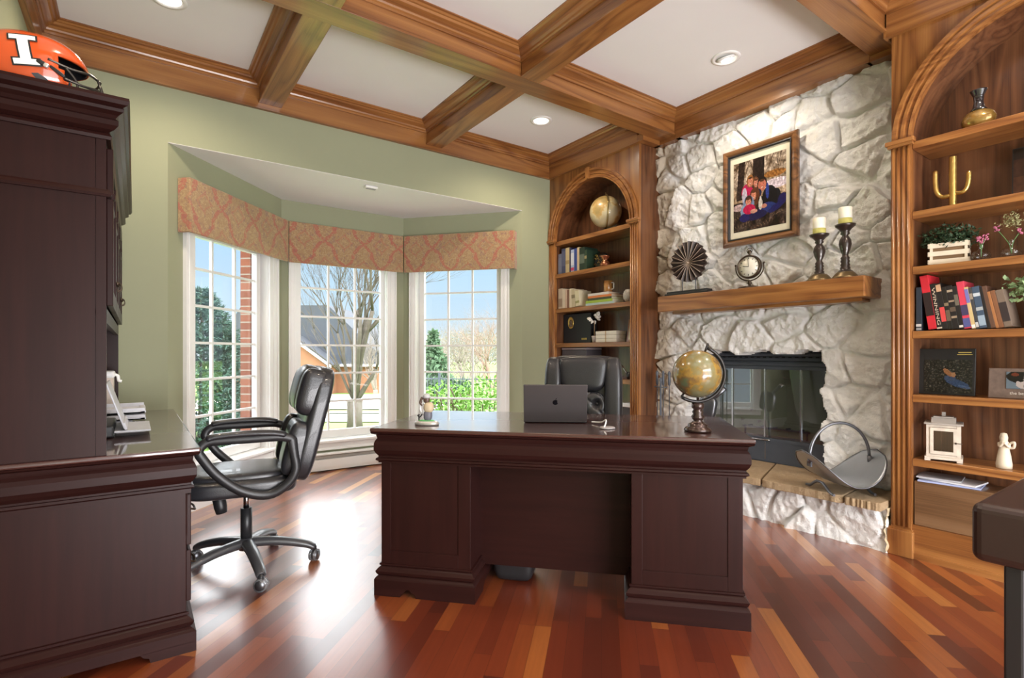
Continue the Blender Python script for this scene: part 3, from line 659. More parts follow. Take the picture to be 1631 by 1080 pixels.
t = thing('desk_clock', 'brass pocket-watch style desk clock hung in a ring stand at the centre of the mantel', 'clock', (MX, 2.045, MZ), rz=8)
bm = BM(); lathe(bm, [(.075, 0), (.075, .006), (.06, .012), (.02, .016), (.009, .02), (.009, .03), (.016, .038), (.010, .046), (.014, .052), (.008, .058)], seg=28); obj('base', bm, METALD, t)
bm = BM(); tube(bm, [(0, .096*math.sin(R(a_)), .15-.096*math.cos(R(a_))) for a_ in range(-100, 101, 10)], .0045, 8); ball(bm, (0, .097, .168), .008, seg=10); ball(bm, (0, -.097, .168), .008, seg=10); obj('ring_stand', bm, METALD, t)
RY = Matrix.Translation((0, 0, .15)) @ Matrix.Rotation(R(-90), 4, 'Y')
bm = BM(); lathe(bm, [(.078, -.018), (.082, -.01), (.082, .014), (.078, .020), (.070, .020), (.070, .014), (.0, .014)], RY, 36); lathe(bm, [(.012, .225), (.006, .235), (.012, .245), (.014, .258), (.006, .268)], Matrix.Translation((0, 0, .0)), 16); tube(bm, [(0, .018*math.cos(R(a_))-.0, .262+.018*math.sin(R(a_))) for a_ in range(0, 360, 20)], .0025, 6, closed=True); obj('case', bm, METALD, t)
bm = BM(); lathe(bm, [(.0, .0155), (.069, .0155), (.069, .0145)], RY, 36)
for i in range(12): an = R(30*i); box(bm, -.0007, .0007, -.0018, .0018, .052, .062, TR(-.0165, 0, .15, rx=30*i), mi=1)
obj('dial', bm, [plain('aged_ivory_dial', (.72, .68, .58), .4, coat=.5), BLACKP], t)
bm = BM(); box(bm, -.001, .001, -.0018, .0018, 0, .04, TR(-.017, 0, .15, rx=-80)); obj('hour_hand', bm, BLACKP, t); bm = BM(); box(bm, -.001, .001, -.0013, .0013, 0, .055, TR(-.0175, 0, .15, rx=-6)); obj('minute_hand', bm, BLACKP, t)
def candlestick(h, y, label):
    t = thing('candlestick', label, 'candle holder', (MX, y, MZ), group='candlesticks on the mantel'); k = h
    pr = [(.070, 0), (.072, .006), (.066, .012), (.052, .030), (.036, .045), (.030, .05), (.026, .055), (.028, .062), (.022, .07), (.026, .08), (.021, .09), (.026, .10), (.021, .11), (.025, .12), (.018, .13), (.016, .14), (.026, .165), (.034, .20), (.031, .225), (.020, .245), (.016, .252), (.026, .262), (.022, .272), (.028, .282), (.036, .292), (.052, .305), (.056, .316), (.050, .318)]
    s = k/.318; bm = BM(); lathe(bm, [(r, z*s) for r, z in pr], seg=28); obj('stem', bm, plain('dark_bronze_wood', (.035, .024, .02), .3, metal=.3, coat=.4, var=.4), t)
    bm = BM(); lathe(bm, [(.074, 0), (.074, .004), (.066, .013), (.053, .030), (.040, .042)], seg=28); obj('foot_band', bm, plain('antique_brass_foot', (.20, .14, .07), .35, metal=.8), t)
    c = thing('pillar_candle', 'ivory pillar candle with a mossy green lower band on the %s candlestick' % label.split()[0], 'candle', (MX, y, MZ+k), group='pillar candles on the mantel')
    bm = BM(); lathe(bm, [(.034, .032), (.036, .036), (.036, .098), (.033, .101), (.028, .094), (.0, .090)], seg=26); obj('wax', bm, plain('ivory_wax', (.82, .78, .66), .5, sss=.2), c)
    bm = BM(); lathe(bm, [(.036, 0), (.0365, .002), (.0365, .034), (.03, .035)], seg=26); obj('green_band', bm, plain('mossy_wax', (.48, .44, .12), .55, var=.4), c)
    bm = BM(); tube(bm, [(0, 0, .088), (.002, 0, .108)], .0015, 5); obj('wick', bm, BLACKP, c)
candlestick(.292, 1.585, 'shorter dark turned candlestick, nearer the clock, on the mantel')
candlestick(.325, 1.437, 'taller dark turned candlestick, nearest the right end of the mantel')

# ------------------------------------------------------------------ log holder on the hearth
t = thing('log_holder', 'grey metal scoop-shaped log holder with arched handle on the hearth flagstones', 'log holder', (3.385, 1.43, .288), rz=57)
SHEETM = NT('brushed_sheet_metal'); SHEETM.set(col=SHEETM.mix(SHEETM.noise(SHEETM.map(), 5, 4), (.42, .45, .49), (.58, .62, .66)), rough=.32, metal=.9); SHEETM = SHEETM.m
bm = BM(); nu, nv = 30, 16; V = []
for i in range(nu+1):
    a_ = -1+2*i/nu; row = []
    for j in range(nv+1):
        b_ = -1+2*j/nv; wdt = .190*max(.0008, 1-abs(a_)**3.4)**.5
        y = a_*.225; z = .040+.20*abs(a_)**1.8; x = b_*wdt
        z += .02*(b_*b_)*(1-abs(a_)) ; row.append(bm.verts.new((x, y, z)))
    V.append(row)
for i in range(nu):
    for j in range(nv): f = bm.faces.new((V[i][j], V[i+1][j], V[i+1][j+1], V[i][j+1])); f.smooth = True
o = obj('scoop', bm, SHEETM, t); so = o.modifiers.new('thick', 'SOLIDIFY'); so.thickness = .003
bm = BM(); rim = []
for i in range(nu+1): a_ = -1+2*i/nu; wdt = .190*max(.0008, 1-abs(a_)**3.4)**.5; rim.append((wdt, a_*.225, .040+.20*abs(a_)**1.8+.02*(1-abs(a_))))
rim += [(-x, y, z) for x, y, z in rim[::-1]]
tube(bm, rim, .004, 6, closed=True); obj('rolled_rim', bm, GREYM, t)
bm = BM(); tube(bm, [(0, .18*math.cos(R(a_)), .20+.20*math.sin(R(a_))) for a_ in range(0, 181, 9)], .0085, 10); 
for s_ in (-1, 1): tube(bm, [(0, .18*s_, .205), (.0, .182*s_, .165)], .012, 8); box(bm, -.02, .02, .182*s_-.004, .182*s_+.004, .145, .175); [ball(bm, (dx, .180*s_, .155), .005, seg=8) for dx in (-.014, .014)]
obj('handle', bm, GREYM, t)
bm = BM()
for y in (-.12, .12):
    tube(bm, smooth_pts([(-.13, y, .008), (-.09, y, .015), (-.03, y, .050), (.03, y, .050), (.09, y, .015), (.13, y, .008)]), .008, 8)
    for dx in (-.03, 0, .03): ball(bm, (dx, y, .055), .006, seg=8)
obj('foot', bm, GREYM, t)

# ------------------------------------------------------------------ fireplace tools
t = thing('fireplace_tool_set', 'black fireplace tool stand with long-handled tools left of the firebox', 'fireplace tools', (3.44, 2.78, .285))
bm = BM(); lathe(bm, [(.09, 0), (.09, .008), (.02, .014), (.008, .03), (.008, .58), (.014, .6), (.004, .62)], seg=20); tube(bm, [(0, -.06, .54), (0, .06, .54)], .005, 8); obj('stand', bm, BLKM, t)
for nm, dy, e in (('poker', -.06, 0), ('brush', .0, 1), ('shovel', .06, 2)):
    bm = BM(); lathe(bm, [(.004, .10), (.004, .52), (.010, .53), (.012, .56), (.009, .60), (.013, .62), (.006, .64)], TR(.03, dy, .03), 10)
    if e == 1: cushion(bm, .05, .05, .11, TR(.03, dy, .11), p=3, n=5)
    if e == 2: cushion(bm, .02, .10, .13, TR(.03, dy, .11), p=5, n=5)
    if e == 0: tube(bm, [(.03, dy, .14), (.03, dy-.03, .10)], .005, 6)
    obj(nm, bm, BLKM, t)
t = thing('ash_shovel', 'grey metal ash scoop with angled handle beside the fireplace, seen behind the globe', 'shovel', (3.45, 2.36, .288), rz=10)
bm = BM(); cushion(bm, .06, .13, .16, TR(0, 0, .41, rx=10), p=4, n=6); tube(bm, [(0, -.03, .0), (0, 0, .35)], .01, 8); obj('blade', bm, GREYM, t); bm = BM(); tube(bm, [(0, -.03, .46), (0, -.13, .555)], [.012, .016], 10); obj('grip', bm, GREYM, t)

# ------------------------------------------------------------------ executive desk
TH = -46.9; ux, uy = math.cos(R(TH)), math.sin(R(TH)); A0 = (.862, 2.325)
t = thing('executive_desk', 'large dark mahogany double-pedestal desk in the middle of the room', 'desk', (A0[0], A0[1], 0), TH)
LN, DP = 1.63, .77
def brk(bm, L, cut, M, h=.036):      # bracket-foot board with a curved cut-out, along local x, 26 mm thick towards -y
    B_ = M @ Matrix(((1, 0, 0, 0), (0, 0, 1, -.026), (0, 1, 0, 0), (0, 0, 0, 1))); a, b = cut; r = .02
    prism(bm, [(0, 0), (a, 0), (a+.004, h*.45), (a+r, h*.62), (a+r*1.5, h*.95), (a+r*1.5, h), (0, h)], 0, .026, B_)
    prism(bm, [(b-r*1.5, h), (b-r*1.5, h*.95), (b-r, h*.62), (b-.004, h*.45), (b, 0), (L, 0), (L, h)], 0, .026, B_)
bm = BM(); box(bm, 0, LN, 0, DP, .742, .76, bev=.006); obj('desktop', bm, mahog('mahogany_top', (.034, .010, .0085), (.070, .022, .018)), t)
path = [(.03, .03), (LN-.03, .03), (LN-.03, DP-.03), (.03, DP-.03)]
bm = BM(); mold(bm, path, [(.0, .742), (.028, .742), (.024, .735), (.008, .728), (.006, .718), (.004, .712), (.012, .70), (.016, .685), (.016, .66), (.010, .645), (.0, .632), (-.004, .625), (.008, .622), (.010, .614), (.002, .608), (-.01, .608)], closed=True, side=1)
obj('ogee_frieze', bm, MAH, t)
bm = BM(); box(bm, .03, LN-.03, .03, DP-.03, .60, .745); obj('apron', bm, MAH, t)
for a0_, a1_, nm in ((.04, .462, 'l'), (1.155, 1.59, 'r')):
    bm = BM(); box(bm, a0_, a1_, .045, DP-.045, .06, .61)
    st = .045
    for x0, x1, z0, z1 in ((a0_, a0_+st, .14, .61), (a1_-st-.012, a1_, .14, .61), (a0_+st, a1_-st-.012, .14, .20)): box(bm, x0, x1, .0405, .046, z0, z1)
    p = obj('pedestal', bm, MAHZ, t, bevel=.0015)
    cut = nm == 'l'
    bm = BM(); pa = [(a0_, .045), (a1_, .045), (a1_, DP-.045), (a0_, DP-.045)]
    mold(bm, pa, [(0, .142), (.008, .140), (.008, .132), (.002, .128), (.012, .120), (.022, .108), (.018, .095), (.012, .088), (.022, .078), (.026, .072), (.026, .035 if cut else 0), (0, .035 if cut else 0)], closed=True, side=1)
    if cut:
        L_ = a1_-a0_+.052; brk(bm, L_, (.125, .20), TR(a0_-.026, .045, 0)); brk(bm, DP-.09, (.12, .60), TR(a1_, .0455, 0, rz=90)); brk(bm, DP-.09, (.12, .60), TR(a0_-.026, .0455, 0, rz=90)); brk(bm, L_, (.12, .38), TR(a0_-.026, DP-.045+.027, 0))
    obj('plinth', bm, MAH, t)
bm = BM(); box(bm, .462, 1.155, .22, .24, .10, .61); obj('modesty_panel', bm, MAH, t)
def D(a, b, z=0): return (A0[0]+a*ux-b*uy, A0[1]+a*uy+b*ux, z)
# waste basket behind it
t = thing('waste_basket', 'black plastic waste basket seen below the desk between its pedestals', 'basket', D(.605, .36), TH)
bm = BM(); cushion(bm, .21, .21, .36, TR(z=.18), p=7, n=8, fn=lambda c: Vector((c.x*(1+.1*c.z), c.y*(1+.1*c.z), c.z))); obj('bin', bm, BLACKP, t)

# ------------------------------------------------------------------ credenza with hutch
t = thing('credenza_desk', 'dark mahogany credenza desk against the left wall below the hutch', 'desk', (-.13, 3.10, 0))
cx0, cx1, cy0, cy1 = -.325, .33, -.83, .83   # local footprint of the top
bm = BM(); box(bm, cx0, cx1, cy0, cy1, .731, .749, bev=.006); obj('desktop', bm, mahog('mahogany_top', (.034, .010, .0085), (.070, .022, .018)), t)
bm = BM(); pa = [(cx0, cy0+.03), (cx1-.03, cy0+.03), (cx1-.03, cy1-.03), (cx0, cy1-.03)]
mold(bm, pa, [(.0, .731), (.028, .731), (.024, .724), (.008, .717), (.006, .707), (.004, .70), (.012, .69), (.018, .675), (.018, .648), (.010, .632), (.0, .618), (-.004, .612), (.008, .610), (.010, .602), (.002, .596), (-.02, .596)], side=1); obj('ogee_frieze', bm, MAH, t)
bm = BM(); box(bm, cx0, cx1-.03, cy0+.03, cy1-.03, .58, .74); obj('apron', bm, MAH, t)
for y0, y1 in ((cy0+.035, cy0+.48), (cy1-.48, cy1-.035)):
    bm = BM(); box(bm, cx0, cx1-.045, y0, y1, .06, .60); box(bm, cx1-.045, cx1-.04, y0, y1, .42, .59); p = obj('pedestal', bm, MAHZ, t, bevel=.002)
    bm = BM(); box(bm, cx1-.045, cx1-.028, y0+.02, y1-.02, .17, .36, bev=.003); dr = obj('drawer', bm, MAHZ, t); bm = BM(); box(bm, cx1-.045, cx1-.028, y0+.02, y1-.02, .38, .57, bev=.003); dr2 = obj('drawer', bm, MAHZ, t)
    for q, z in ((dr, .27), (dr2, .48)): bm = BM(); tube(bm, smooth_pts([(cx1-.028, (y0+y1)/2-.05, z), (cx1-.005, (y0+y1)/2-.04, z-.01), (cx1-.0, (y0+y1)/2, z-.018), (cx1-.005, (y0+y1)/2+.04, z-.01), (cx1-.028, (y0+y1)/2+.05, z)]), .004, 8); obj('pull', bm, METALD, q)
    bm = BM(); pa = [(cx0, y0), (cx1-.045, y0), (cx1-.045, y1), (cx0, y1)]
    mold(bm, pa, [(0, .142), (.008, .140), (.008, .132), (.002, .128), (.012, .120), (.024, .108), (.018, .095), (.012, .088), (.024, .078), (.030, .072), (.030, .035), (0, .035)], side=1)
    brk(bm, cx1-.045-cx0+.03, (.05, .50), TR(cx0, y0-.004, 0)); brk(bm, y1-y0+.003, (.1, .36), TR(cx1-.045+.004, y0-.003, 0, rz=90)); obj('plinth', bm, MAH, t)
bm = BM(); box(bm, cx0+.02, cx0+.04, cy0+.48, cy1-.48, .1, .6); obj('modesty_panel', bm, MAH, t)
t = thing('hutch', 'tall dark mahogany hutch with crown and panelled doors standing on the credenza', 'hutch', (-.13, 3.10, .749))
hy0, hy1, hx0, hx1 = -.81, .81, -.325, .05; HT = 1.09
for y0, s_ in ((hy0, -1), (hy1, 1)):
    bm = BM(); box(bm, hx0, hx1, min(y0, y0-s_*.022), max(y0, y0-s_*.022), 0, HT)
    box(bm, hx1-.028, hx1, min(y0, y0+s_*.006), max(y0, y0+s_*.006), 0, HT); box(bm, hx0, hx1-.03, min(y0, y0+s_*.004), max(y0, y0+s_*.004), 0, HT); obj('side_panel', bm, MAHZ, t)
bm = BM(); box(bm, hx0, hx0+.012, hy0, hy1, 0, HT); obj('back_panel', bm, MAHZ, t)
bm = BM(); box(bm, hx0, hx1-.004, hy0, hy1, .48, .50); box(bm, hx0, hx1, hy0, hy1, HT-.03, HT); box(bm, hx1-.02, hx1, hy0, hy1, .455, .505); box(bm, hx0, hx1-.02, -.01, .01, .5, HT); obj('shelf', bm, MAH, t)
bm = BM(); mold(bm, [(hx0, hy0), (hx1, hy0), (hx1, hy1), (hx0, hy1)], [(0, .885), (.012, .885), (.016, .893), (.012, .903), (.006, .910), (0, .912)], side=1); obj('waist_moulding', bm, MAH, t)
bm = BM(); mold(bm, [(hx0, hy0), (hx1, hy0), (hx1, hy1), (hx0, hy1)], [(0, 1.080), (.012, 1.080), (.016, 1.090), (.010, 1.10), (.004, 1.104), (.022, 1.112), (.034, 1.125), (.034, 1.142), (.026, 1.150), (.034, 1.160), (.048, 1.170), (.050, 1.180), (.046, 1.185), (.060, 1.192), (.066, 1.204), (.064, 1.215), (0, 1.222)], side=1)
box(bm, hx0, hx1+.01, hy0, hy1, HT, 1.218); obj('crown', bm, MAH, t)
for k in range(4):
    y0 = hy0+.025+k*.3925; y1 = y0+.385; bm = BM(); fx = hx1
    box(bm, fx, fx+.018, y0, y0+.05, .515, 1.06); box(bm, fx, fx+.018, y1-.05, y1, .515, 1.06); box(bm, fx, fx+.018, y0+.05, y1-.05, .515, .57); box(bm, fx, fx+.018, y0+.05, y1-.05, 1.0, 1.06)
    box(bm, fx, fx+.008, y0+.05, y1-.05, .57, 1.0); box(bm, fx, fx+.024, y0-.002, y0+.03, .885, .905)
    dr = obj('door', bm, MAHZ, t, bevel=.002); yk = y1-.025 if k % 2 == 0 else y0+.025
    bm = BM(); ball(bm, (fx+.022, yk, .63), .008, seg=10); tube(bm, [(fx+.026+.010*math.sin(R(a_)), yk, .618+.016*math.cos(R(a_))) for a_ in range(0, 360, 24)], .0025, 6, closed=True); obj('ring_pull', bm, METALD, dr)

# ------------------------------------------------------------------ football helmet
HL = (-.292, 2.52, 1.972)
t = thing('football_helmet', 'orange football helmet with white block I and dark facemask on top of the hutch', 'helmet', HL, rz=-6)
OR = plain('orange_helmet_paint', (.62, .085, .018), .18, coat=1, var=.05)
bm = BM(); g = bmesh.ops.create_uvsphere(bm, u_segments=56, v_segments=36, radius=1)
for v in g['verts']:
    x, y, z = v.co; L = (abs(x)**2.3+abs(y)**2.3+abs(z)**2.3)**(1/2.3); x, y, z = x/L, y/L, z/L
    v.co = Vector((x*.158, y*.118, .125+z*.125))
for v in bm.verts:
    if v.co.z < .03: v.co.z = .03-(.03-v.co.z)*.2
# face opening
kill = [f for f in bm.faces if (lambda c: c.x > .085 and c.z < .155 and c.x > .098+(c.z-.10)*(-.30))(f.calc_center_median())]
bmesh.ops.delete(bm, geom=kill, context='FACES')
kill = [f for f in bm.faces if f.calc_center_median().z < .012]; bmesh.ops.delete(bm, geom=kill, context='FACES')
for f in bm.faces: f.smooth = True
sh = obj('shell', bm, [OR, BLACKP], t); so = sh.modifiers.new('t', 'SOLIDIFY'); so.thickness = .008; so.offset = -1; so.material_offset = 1
def onshell(x, z, o=.0015):     # point on the -y side of the shell
    X, Z = x/.158, (z-.125)/.125; r = max(0, 1-abs(X)**2.3-abs(Z)**2.3)**(1/2.3); return (x, -(r*.118)-o, z)
def decal(pts, mat, name, o):
    bm = BM(); f = bm.faces.new([bm.verts.new((x, 0, z)) for x, z in pts]); bmesh.ops.triangulate(bm, faces=[f])
    for _ in range(3): bmesh.ops.subdivide_edges(bm, edges=bm.edges[:], cuts=1)
    for v in bm.verts: v.co = Vector(onshell(v.co.x, v.co.z, o))
    for f in bm.faces: f.smooth = True
    return obj(name, bm, mat, t)
def rotp(pts, cx, cz, a): c, s = math.cos(R(a)), math.sin(R(a)); return [(cx+x*c-z*s, cz+x*s+z*c) for x, z in pts]
def rects(rs, cx, cz, ang, mat, name, o):
    bm = BM()
    for x0, x1, z0, z1 in rs:
        n, m = 8, 8; V = [[bm.verts.new(onshell(*rotp([(x0+(x1-x0)*i/n, z0+(z1-z0)*j/m)], cx, cz, ang)[0], o)) for i in range(n+1)] for j in range(m+1)]
        for j in range(m):
            for i in range(n): f = bm.faces.new((V[j][i], V[j][i+1], V[j+1][i+1], V[j+1][i])); f.smooth = True
    bmesh.ops.remove_doubles(bm, verts=bm.verts, dist=1e-5)
    return obj(name, bm, mat, t)
def Ir(k): return [(-.034-k, .034+k, -.052-k, -.034+k), (-.014-k, .014+k, -.034, .034), (-.034-k, .034+k, .034-k, .052+k)]
rects(Ir(.005), .0, .150, 10, BLACKP, 'letter_outline', .0035); rects(Ir(0), .0, .150, 10, WHITE, 'letter_i', .0048)
decal(rotp([(-.03, .004), (-.015, .014), (.01, .01), (.028, -.006), (.018, -.016), (-.004, -.012)], .045, .062, -18), BLACKP, 'ear_hole', .003)
decal(rotp([(-.008, -.02), (.006, -.022), (.010, .02), (.0, .026)], -.075, .145, 10), BLACKP, 'vent_hole', .003)
bm = BM()
def yy(x, z): return onshell(min(x, .16), z, .004)[1]
for s_ in (1, -1):
    tube(bm, smooth_pts([(.06, s_*.112, .135), (.12, s_*.088, .125), (.165, s_*.06, .130), (.188, s_*.0, .132)]), .0045, 6)
    tube(bm, smooth_pts([(.10, s_*.100, .085), (.15, s_*.078, .078), (.185, s_*.045, .085), (.200, 0, .090)]), .0045, 6)
    tube(bm, smooth_pts([(.105, s_*.095, .045), (.145, s_*.07, .032), (.178, s_*.04, .038), (.190, 0, .042)]), .0045, 6)
    tube(bm, smooth_pts([(.105, s_*.095, .125), (.135, s_*.083, .08), (.125, s_*.085, .038)]), .0045, 6)
    tube(bm, [(.184, s_*.03, .130), (.196, s_*.03, .088), (.186, s_*.03, .041)], .0045, 6)
obj('facemask', bm, plain('dark_grey_wire', (.06, .055, .05), .3, metal=.6), t)
bm = BM(); cushion(bm, .03, .014, .016, TR(.045, -.116, .115, ry=25), p=4, n=4); cushion(bm, .05, .008, .012, TR(.085, -.108, .10, ry=35), p=4, n=4); obj('chin_strap', bm, BLACKP, t)
bm = BM(); cushion(bm, .014, .012, .016, TR(.058, -.119, .108, ry=25), p=4, n=4); obj('strap_buckle', bm, plain('silver_buckle', (.7, .7, .7), .3, metal=.6), t)

# ------------------------------------------------------------------ multifunction desk phone / printer on the credenza
t = thing('desktop_printer', 'silver and black desktop printer with raised paper support on the credenza inside the hutch', 'printer', (-.20, 2.88, .75))
SIL = plain('silver_plastic', (.50, .51, .55), .35)
bm = BM(); box(bm, -.16, .13, -.16, .20, 0, .05, bev=.008); box(bm, -.16, .09, -.15, .19, .05, .16, bev=.01); obj('body', bm, BLACKP, t)
bm = BM(); box(bm, -.006, .0, -.16, .17, 0, .20, TR(.168, 0, .036, ry=-18), bev=.002); box(bm, -.002, .008, -.16, .17, -.0, .03, TR(.168, 0, .030, ry=-18), bev=.002); obj('raised_tray', bm, SIL, t)
bm = BM(); box(bm, .13, .255, -.165, .17, .020, .028, bev=.002); box(bm, .20, .203, -.165, .17, .027, .030); obj('paper_tray', bm, SIL, t)
t = thing('letter_tray_stack', 'two stacked pale letter trays on the credenza behind the printer', 'letter tray', (-.13, 3.38, .75))
for z in (0.02, .052):
    bm = BM(); box(bm, -.15, .17, -.18, .18, z, z+.006); box(bm, -.15, .17, -.18, -.174, z, z+.025); box(bm, -.15, .17, .174, .18, z, z+.025); box(bm, .15, .175, -.18, .18, z, z+.012, bev=.003); obj('tray', bm, plain('pale_grey_plastic', (.62, .63, .68), .35), t)
bm = BM(); box(bm, -.15, .12, -.16, .16, 0, .02); obj('foot_frame', bm, SIL, t)
t = thing('upright_box', 'cream and white upright box with a hook handle in the open bay of the hutch', 'box', (-.15, 3.70, .75))
bm = BM(); box(bm, -.07, .055, -.07, .07, 0, .24, bev=.01); obj('case', bm, plain('cream_plastic', (.62, .52, .44), .4), t)
bm = BM(); box(bm, -.07, .06, -.075, .075, .21, .25, bev=.012); tube(bm, smooth_pts([(.055, 0, .23), (.072, 0, .22), (.076, 0, .195), (.09, 0, .19)]), .008, 8); obj('lid', bm, WHITE, t)

# ------------------------------------------------------------------ swivel chair
def star_base(t, r0, ang0, rough=None):
    bm = BM(); lathe(bm, [(.035, .10), (.04, .14), (.03, .16)], seg=20)
    for k in range(5):
        a_ = R(ang0+72*k); c, s = math.cos(a_), math.sin(a_)
        tube(bm, smooth_pts([(0, 0, .135), (c*r0*.45, s*r0*.45, .125), (c*r0*.85, s*r0*.85, .095), (c*r0*1.0, s*r0*1.0, .072)], 5), [.034-.012*q/15 for q in range(16)], 10, flat=.75)
    obj('base', bm, plain('satin_black_base', (.05, .05, .055), .35, coat=.3), t)
    for k in range(5):
        a_ = R(ang0+72*k); bm = BM(); M = TR(math.cos(a_)*r0, math.sin(a_)*r0, .031, rz=ang0+72*k+60)
        lathe(bm, [(.010, .0), (.010, .05)], M, 10); box(bm, -.012, .012, -.008, .008, .0, .045, M, bev=.003); c = obj('caster', bm, BLACKP, t)
        bm = BM(); W_ = M @ Matrix.Rotation(R(90), 4, 'X')
        for d in (-.018, .006): lathe(bm, [(.018, d), (.031, d+.001), (.031, d+.011), (.018, d+.012)], W_, 22)
        obj('wheel', bm, plain('clear_caster_rim', (.55, .55, .57), .15, trans=.8), c)
        bm = BM(); lathe(bm, [(.0, -.020), (.023, -.020), (.023, .020), (.0, .020)], W_, 14); obj('wheel_hub', bm, GREYM, c)
t = thing('office_chair', 'black leather swivel armchair with looped arms at the credenza, before the left bay window', 'chair', (.463, 2.99, 0), rz=172)
# local +x = facing direction
star_base(t, .325, -88-172)
bm = BM(); lathe(bm, [(.027, .14), (.027, .31), (.020, .31)], seg=18); obj('column_sleeve', bm, BLACKP, t)
bm = BM(); lathe(bm, [(.014, .30), (.014, .41)], seg=16); obj('gas_lift', bm, STEEL, t)
bm = BM(); box(bm, -.11, .11, -.08, .08, .395, .42, bev=.008); box(bm, .02, .12, -.05, .05, .38, .40, bev=.006); lathe(bm, [(.026, 0), (.03, .03), (.03, .085), (.024, .09)], TR(.11, 0, .30, ry=10), 16); obj('tilt_mechanism', bm, BLACKP, t)
bm = BM(); cushion(bm, .50, .47, .095, TR(.02, 0, .455), p=5); cushion(bm, .44, .40, .07, TR(.035, 0, .495), p=4, n=12); obj('seat', bm, LEATHER, t)
# backrest: side profile extruded with pillows
def bk(x, z): return (x, z)
bm = BM(); BT = TR(-.205, 0, .47, ry=-14)
cushion(bm, .10, .50, .59, BT @ TR(-.03, 0, .285), p=5, n=14)
for s_ in (-1, 1): cushion(bm, .11, .10, .27, BT @ TR(.025, s_*.195, .155), p=3.5, n=10); cushion(bm, .13, .12, .24, BT @ TR(.02, s_*.18, .44), p=3.5, n=10)
obj('backrest', bm, LEATHER, t)
bm = BM(); cushion(bm, .09, .31, .27, BT @ TR(.02, 0, .145), p=4, n=12); obj('lumbar_cushion', bm, LEATHER, t)
bm = BM(); cushion(bm, .12, .33, .25, BT @ TR(.032, 0, .45), p=3, n=12); obj('headrest', bm, LEATHER, t)
for s_ in (1, -1):
    y = s_*.275
    bm = BM(); lp = smooth_pts([(-.205, y*.97, .60), (-.21, y*.97, .53), (-.17, y*.95, .465), (-.09, y*.93, .425), (.02, y*.95, .455), (.12, y, .54), (.175, y, .615), (.195, y, .66), (.165, y, .695), (.10, y, .70), (0, y, .70), (-.14, y, .70), (-.195, y*.99, .685)], 5)
    tube(bm, lp, .0165, 10, closed=True, flat=1.3); a = obj('armrest', bm, BLACKP, t)
    bm = BM(); tube(bm, smooth_pts([(.165, y, .710), (.12, y, .720), (0, y, .725), (-.11, y, .720), (-.165, y, .708)], 5), [.018]+[.026]*19+[.018], 12, flat=.6); obj('arm_pad', bm, LEATHER, a)

# ------------------------------------------------------------------ executive chair behind the desk
cp = (2.20, 2.385)
t = thing('executive_chair', 'high-back black tufted leather executive chair behind the desk', 'chair', (cp[0], cp[1], 0), rz=222)
star_base(t, .32, 20)
bm = BM(); lathe(bm, [(.028, .14), (.028, .32), (.016, .32), (.016, .42)], seg=18); box(bm, -.1, .1, -.08, .08, .40, .43, bev=.01); obj('column', bm, BLACKP, t)
bm = BM(); cushion(bm, .52, .50, .14, TR(.04, 0, .48), p=4.5); obj('seat', bm, LEATHER, t)
BT = TR(-.19, 0, .46, ry=-9)
bm = BM(); cushion(bm, .10, .50, .66, BT @ TR(-.02, 0, .30), p=6, n=16)
for s_ in (-1, 1): cushion(bm, .15, .115, .63, BT @ TR(.02, s_*.193, .30), p=4, n=14)
obj('backrest', bm, LEATHER, t)
def hr(c):
    c = c.copy(); c.y *= .80+.22*((c.z+1)/2); return c
bm = BM(); cushion(bm, .10, .33, .225, BT @ TR(.045, 0, .50), p=4.5, n=14, fn=hr); obj('headrest', bm, LEATHER, t)
# tufted lower cushion
bts = [(-.09, .31), (0, .24), (.09, .31), (-.09, .17), (.09, .17), (0, .10)]
def tuft(c):
    c = c.copy()
    if c.x > 0:
        y = c.y*.15; z = .20+c.z*.19; d = min(math.hypot(y-a, z-b) for a, b in bts)
        c.x -= .75*math.exp(-(d/.022)**2); dl = min(abs(((y+s*z*1.0-.02)*1/.10) % 1-.5) for s in (1, -1)); c.x -= .16*math.exp(-(dl/.06)**2)
    return c
bm = BM(); cushion(bm, .09, .30, .38, BT @ TR(.035, 0, .20), p=5, n=34, fn=tuft); tc_ = obj('tufted_cushion', bm, LEATHER, t)
bm = BM()
for a_, b_ in bts: ball(bm, (.055, a_, b_), .009, BT, seg=10)
obj('button', bm, BLACKP, t)
for s_ in (1, -1):
    y = s_*.29; bm = BM(); tube(bm, smooth_pts([(-.20, y*.95, .56), (-.14, y, .66), (.0, y, .685), (.17, y, .675), (.23, y, .62), (.19, y*.98, .50), (.05, y*.93, .45)], 5), .02, 10); a = obj('armrest', bm, BLACKP, t)
    bm = BM(); tube(bm, [(-.12, y, .685), (.0, y, .705), (.17, y, .695)], [.02, .028, .022], 10, flat=.6); obj('arm_pad', bm, LEATHER, a)

